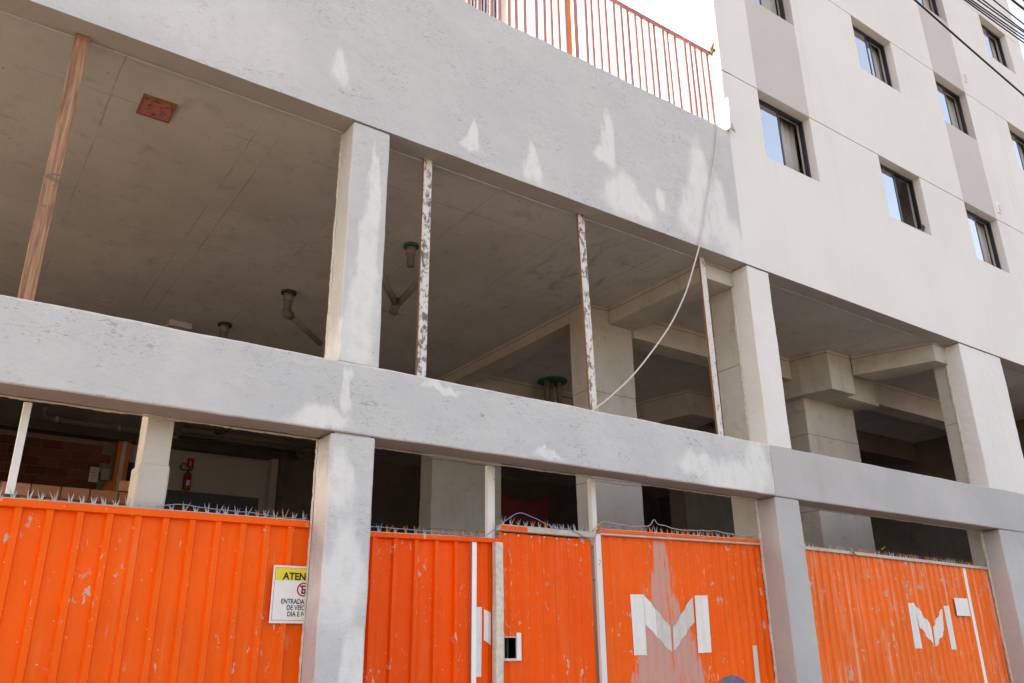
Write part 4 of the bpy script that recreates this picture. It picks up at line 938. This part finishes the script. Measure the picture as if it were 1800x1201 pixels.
# ------------------------------------------------------------------ people
def figure(name, label, joints, edges, radii, root, mats, split, loc, rz, headc, headr):
    """one continuous skinned body; materials by height zones"""
    me = bpy.data.meshes.new('body'); me.from_pydata(joints, edges, []); ob = bpy.data.objects.new('tmp', me); COL.objects.link(ob)
    ob.modifiers.new('skin', 'SKIN'); sv = me.skin_vertices[0].data
    for i, r_ in enumerate(radii): sv[i].radius = r_; sv[i].use_root = (i == root)
    sb = ob.modifiers.new('sub', 'SUBSURF'); sb.levels = 2
    bpy.context.view_layer.update(); dg = bpy.context.evaluated_depsgraph_get()
    bme = bpy.data.meshes.new_from_object(ob.evaluated_get(dg)); bpy.data.objects.remove(ob)
    for p in bme.polygons: p.use_smooth = True; p.material_index = split(p.center)
    P = thing(name, label, 'person', loc); P.rotation_euler = (0, 0, rz)
    b = bpy.data.objects.new('body', bme); COL.objects.link(b); b.parent = P
    for m_ in mats: bme.materials.append(M[m_])
    return P
def ellipsoid(name, c, r, mat, parent, zmin=-2, zmax=2, n=20, mmod=None):
    bm = bmesh.new(); bmesh.ops.create_uvsphere(bm, u_segments=n, v_segments=n // 2 + 4, radius=1.0)
    for v in bm.verts:
        v.co.z = max(zmin, min(zmax, v.co.z)); k = Vector((v.co.x * r[0], v.co.y * r[1], v.co.z * r[2]))
        if mmod: k = mmod(k)
        v.co = Vector(c) + k
    bmesh.ops.remove_doubles(bm, verts=bm.verts, dist=0.0004)
    me = bpy.data.meshes.new('e'); bm.to_mesh(me); bm.free()
    for p in me.polygons: p.use_smooth = True
    o = bpy.data.objects.new(name, me); COL.objects.link(o); o.parent = parent; me.materials.append(M[mat]); return o
# walker, local frame: z up from the pavement, facing -y
J = [(0, 0, .93), (0, .01, 1.10), (0, .02, 1.28), (0, .015, 1.40), (0, 0, 1.47), (0, -.01, 1.53), (0, -.02, 1.60), (0, -.015, 1.665),
     (.17, .02, 1.37), (.24, .04, 1.10), (.25, -.06, .86), (.25, -.09, .80), (-.17, .02, 1.37), (-.24, .06, 1.10), (-.25, .0, .86), (-.25, -.03, .80),
     (.09, 0, .88), (.10, -.06, .50), (.10, .02, .09), (.10, -.05, .045), (.10, -.14, .035), (-.09, 0, .88), (-.10, .04, .50), (-.10, .14, .10), (-.10, .07, .045), (-.10, -.02, .035)]
for s_, h in ((1, 11), (-1, 15)):
    hx, hy, hz = J[h]
    J += [(hx, hy - .01, hz - .05), (hx - .028, hy - .03, hz - .09), (hx - .009, hy - .032, hz - .10), (hx + .011, hy - .028, hz - .097), (hx + .028, hy - .02, hz - .085), (hx - s_ * .0 - .035, hy - .035, hz - .03)]
ED = [(0, 1), (1, 2), (2, 3), (3, 4), (4, 5), (5, 6), (6, 7), (3, 8), (8, 9), (9, 10), (10, 11), (3, 12), (12, 13), (13, 14), (14, 15), (0, 16), (16, 17), (17, 18), (18, 19), (19, 20), (0, 21), (21, 22), (22, 23), (23, 24), (24, 25)]
for base, h in ((26, 11), (32, 15)): ED += [(h, base)] + [(base, base + k) for k in range(1, 5)] + [(h, base + 5)]
RA = [(.15, .11), (.135, .10), (.155, .105), (.10, .08), (.055, .055), (.06, .065), (.075, .095), (.06, .075), (.06, .06), (.046, .046), (.034, .034), (.032, .022), (.06, .06), (.046, .046), (.034, .034), (.032, .022), (.09, .09), (.062, .062), (.045, .045), (.045, .04), (.04, .03), (.09, .09), (.062, .062), (.045, .045), (.045, .04), (.04, .03)]
RA += ([(.034, .018)] + [(.0095, .0095)] * 4 + [(.011, .011)]) * 2
def zones(c):
    if c.z > 1.44: return 0
    if c.z < 0.07: return 3
    if c.z > 0.95 or (abs(c.x) > 0.19 and c.z > 1.12): return 1
    if abs(c.x) > 0.185: return 0
    return 2
PW = figure('person', 'person in a dark blue cap walking past below, only the cap showing', J, ED, RA, 0, ('skin', 'shirt', 'jean', 'dark'), zones, (4.30, -2.2, G0), R(70), None, None)
ellipsoid('cap', (0, -.015, 1.625), (.088, .108, .092), 'navy', PW, -0.12, 2, 24)
ellipsoid('cap_brim', (0, -.13, 1.622), (.075, .075, .010), 'navy', PW)
ellipsoid('cap_button', (0, -.015, 1.716), (.010, .010, .006), 'navy', PW, n=8)
ellipsoid('nose', (0, -.125, 1.575), (.012, .018, .02), 'skin', PW, n=10); ellipsoid('mouth', (0, -.112, 1.535), (.024, .008, .006), 'redprint', PW, n=10)
for s_ in (-1, 1):
    ellipsoid('eye', (s_ * .03, -.108, 1.60), (.011, .008, .007), 'signw', PW, n=10); ellipsoid('ear', (s_ * .083, -.01, 1.585), (.012, .022, .032), 'skin', PW, n=10)
ellipsoid('hair', (0, .03, 1.585), (.078, .082, .07), 'hair', PW)
# person inside the lower middle window, forearm on the sill, hand holding a phone
zf = 7.30
K = [(0, 0, .90), (0, 0, 1.08), (0, -.02, 1.26), (0, -.04, 1.38), (0, -.05, 1.44), (0, -.06, 1.50), (0, -.07, 1.57), (0, -.06, 1.63), (.17, -.06, 1.34), (.24, -.18, 1.10), (.44, -.42, .83), (.52, -.475, .825), (-.17, -.02, 1.34), (-.24, 0, 1.08), (-.22, -.10, .84),
     (.09, 0, .86), (.10, -.02, .48), (.10, 0, .08), (.10, -.12, .04), (-.09, 0, .86), (-.10, -.02, .48), (-.10, 0, .08), (-.10, -.12, .04)]
hb = len(K); K += [(.575, -.485, .845), (.60, -.50, .90), (.615, -.49, .895), (.628, -.478, .885), (.635, -.465, .87), (.55, -.50, .885)]
EK = [(0, 1), (1, 2), (2, 3), (3, 4), (4, 5), (5, 6), (6, 7), (3, 8), (8, 9), (9, 10), (10, 11), (3, 12), (12, 13), (13, 14), (0, 15), (15, 16), (16, 17), (17, 18), (0, 19), (19, 20), (20, 21), (21, 22), (11, hb)] + [(hb, hb + k) for k in range(1, 5)] + [(11, hb + 5)]
RK = [(.15, .11), (.135, .10), (.155, .105), (.10, .08), (.055, .055), (.06, .065), (.075, .095), (.06, .075), (.06, .06), (.046, .046), (.034, .034), (.03, .022), (.06, .06), (.046, .046), (.034, .034), (.09, .09), (.06, .06), (.045, .045), (.04, .03), (.09, .09), (.06, .06), (.045, .045), (.04, .03), (.032, .018)] + [(.0095, .0095)] * 4 + [(.011, .011)]
def zones2(c):
    if c.z > 1.42 or c.x > 0.27: return 0
    return 1 if c.z > 0.9 else 2
PI = figure('person', 'person in the lower middle apartment window, arm on the sill holding a dark phone', K, EK, RK, 0, ('skin', 'shirt', 'jean'), zones2, (12.06, 0.58, zf), 0, None, None)
ellipsoid('hair', (0, -.04, 1.60), (.085, .105, .095), 'hair', PI, -0.4, 2)
ellipsoid('nose', (0, -.175, 1.55), (.012, .018, .02), 'skin', PI, n=10)
for s_ in (-1, 1): ellipsoid('eye', (s_ * .03, -.158, 1.575), (.011, .008, .007), 'signw', PI, n=10); ellipsoid('ear', (s_ * .083, -.06, 1.56), (.012, .022, .032), 'skin', PI, n=10)
me = box_mesh(-0.036, 0.036, -0.004, 0.004, -0.075, 0.075, 0.003, 1)
for v in me.vertices: v.co = Matrix.Rotation(R(42), 4, 'Y') @ v.co + Vector((12.705, 0.075, zf + 0.93))
o = link('mobile_phone', me, None, ('black',)); tag(o, 'dark phone held by the person at the apartment window', 'phone')

def relabel():
    for o in list(bpy.data.objects):
        if o.name.startswith('t.') or o.name == 't': bpy.data.objects.remove(o)
relabel()
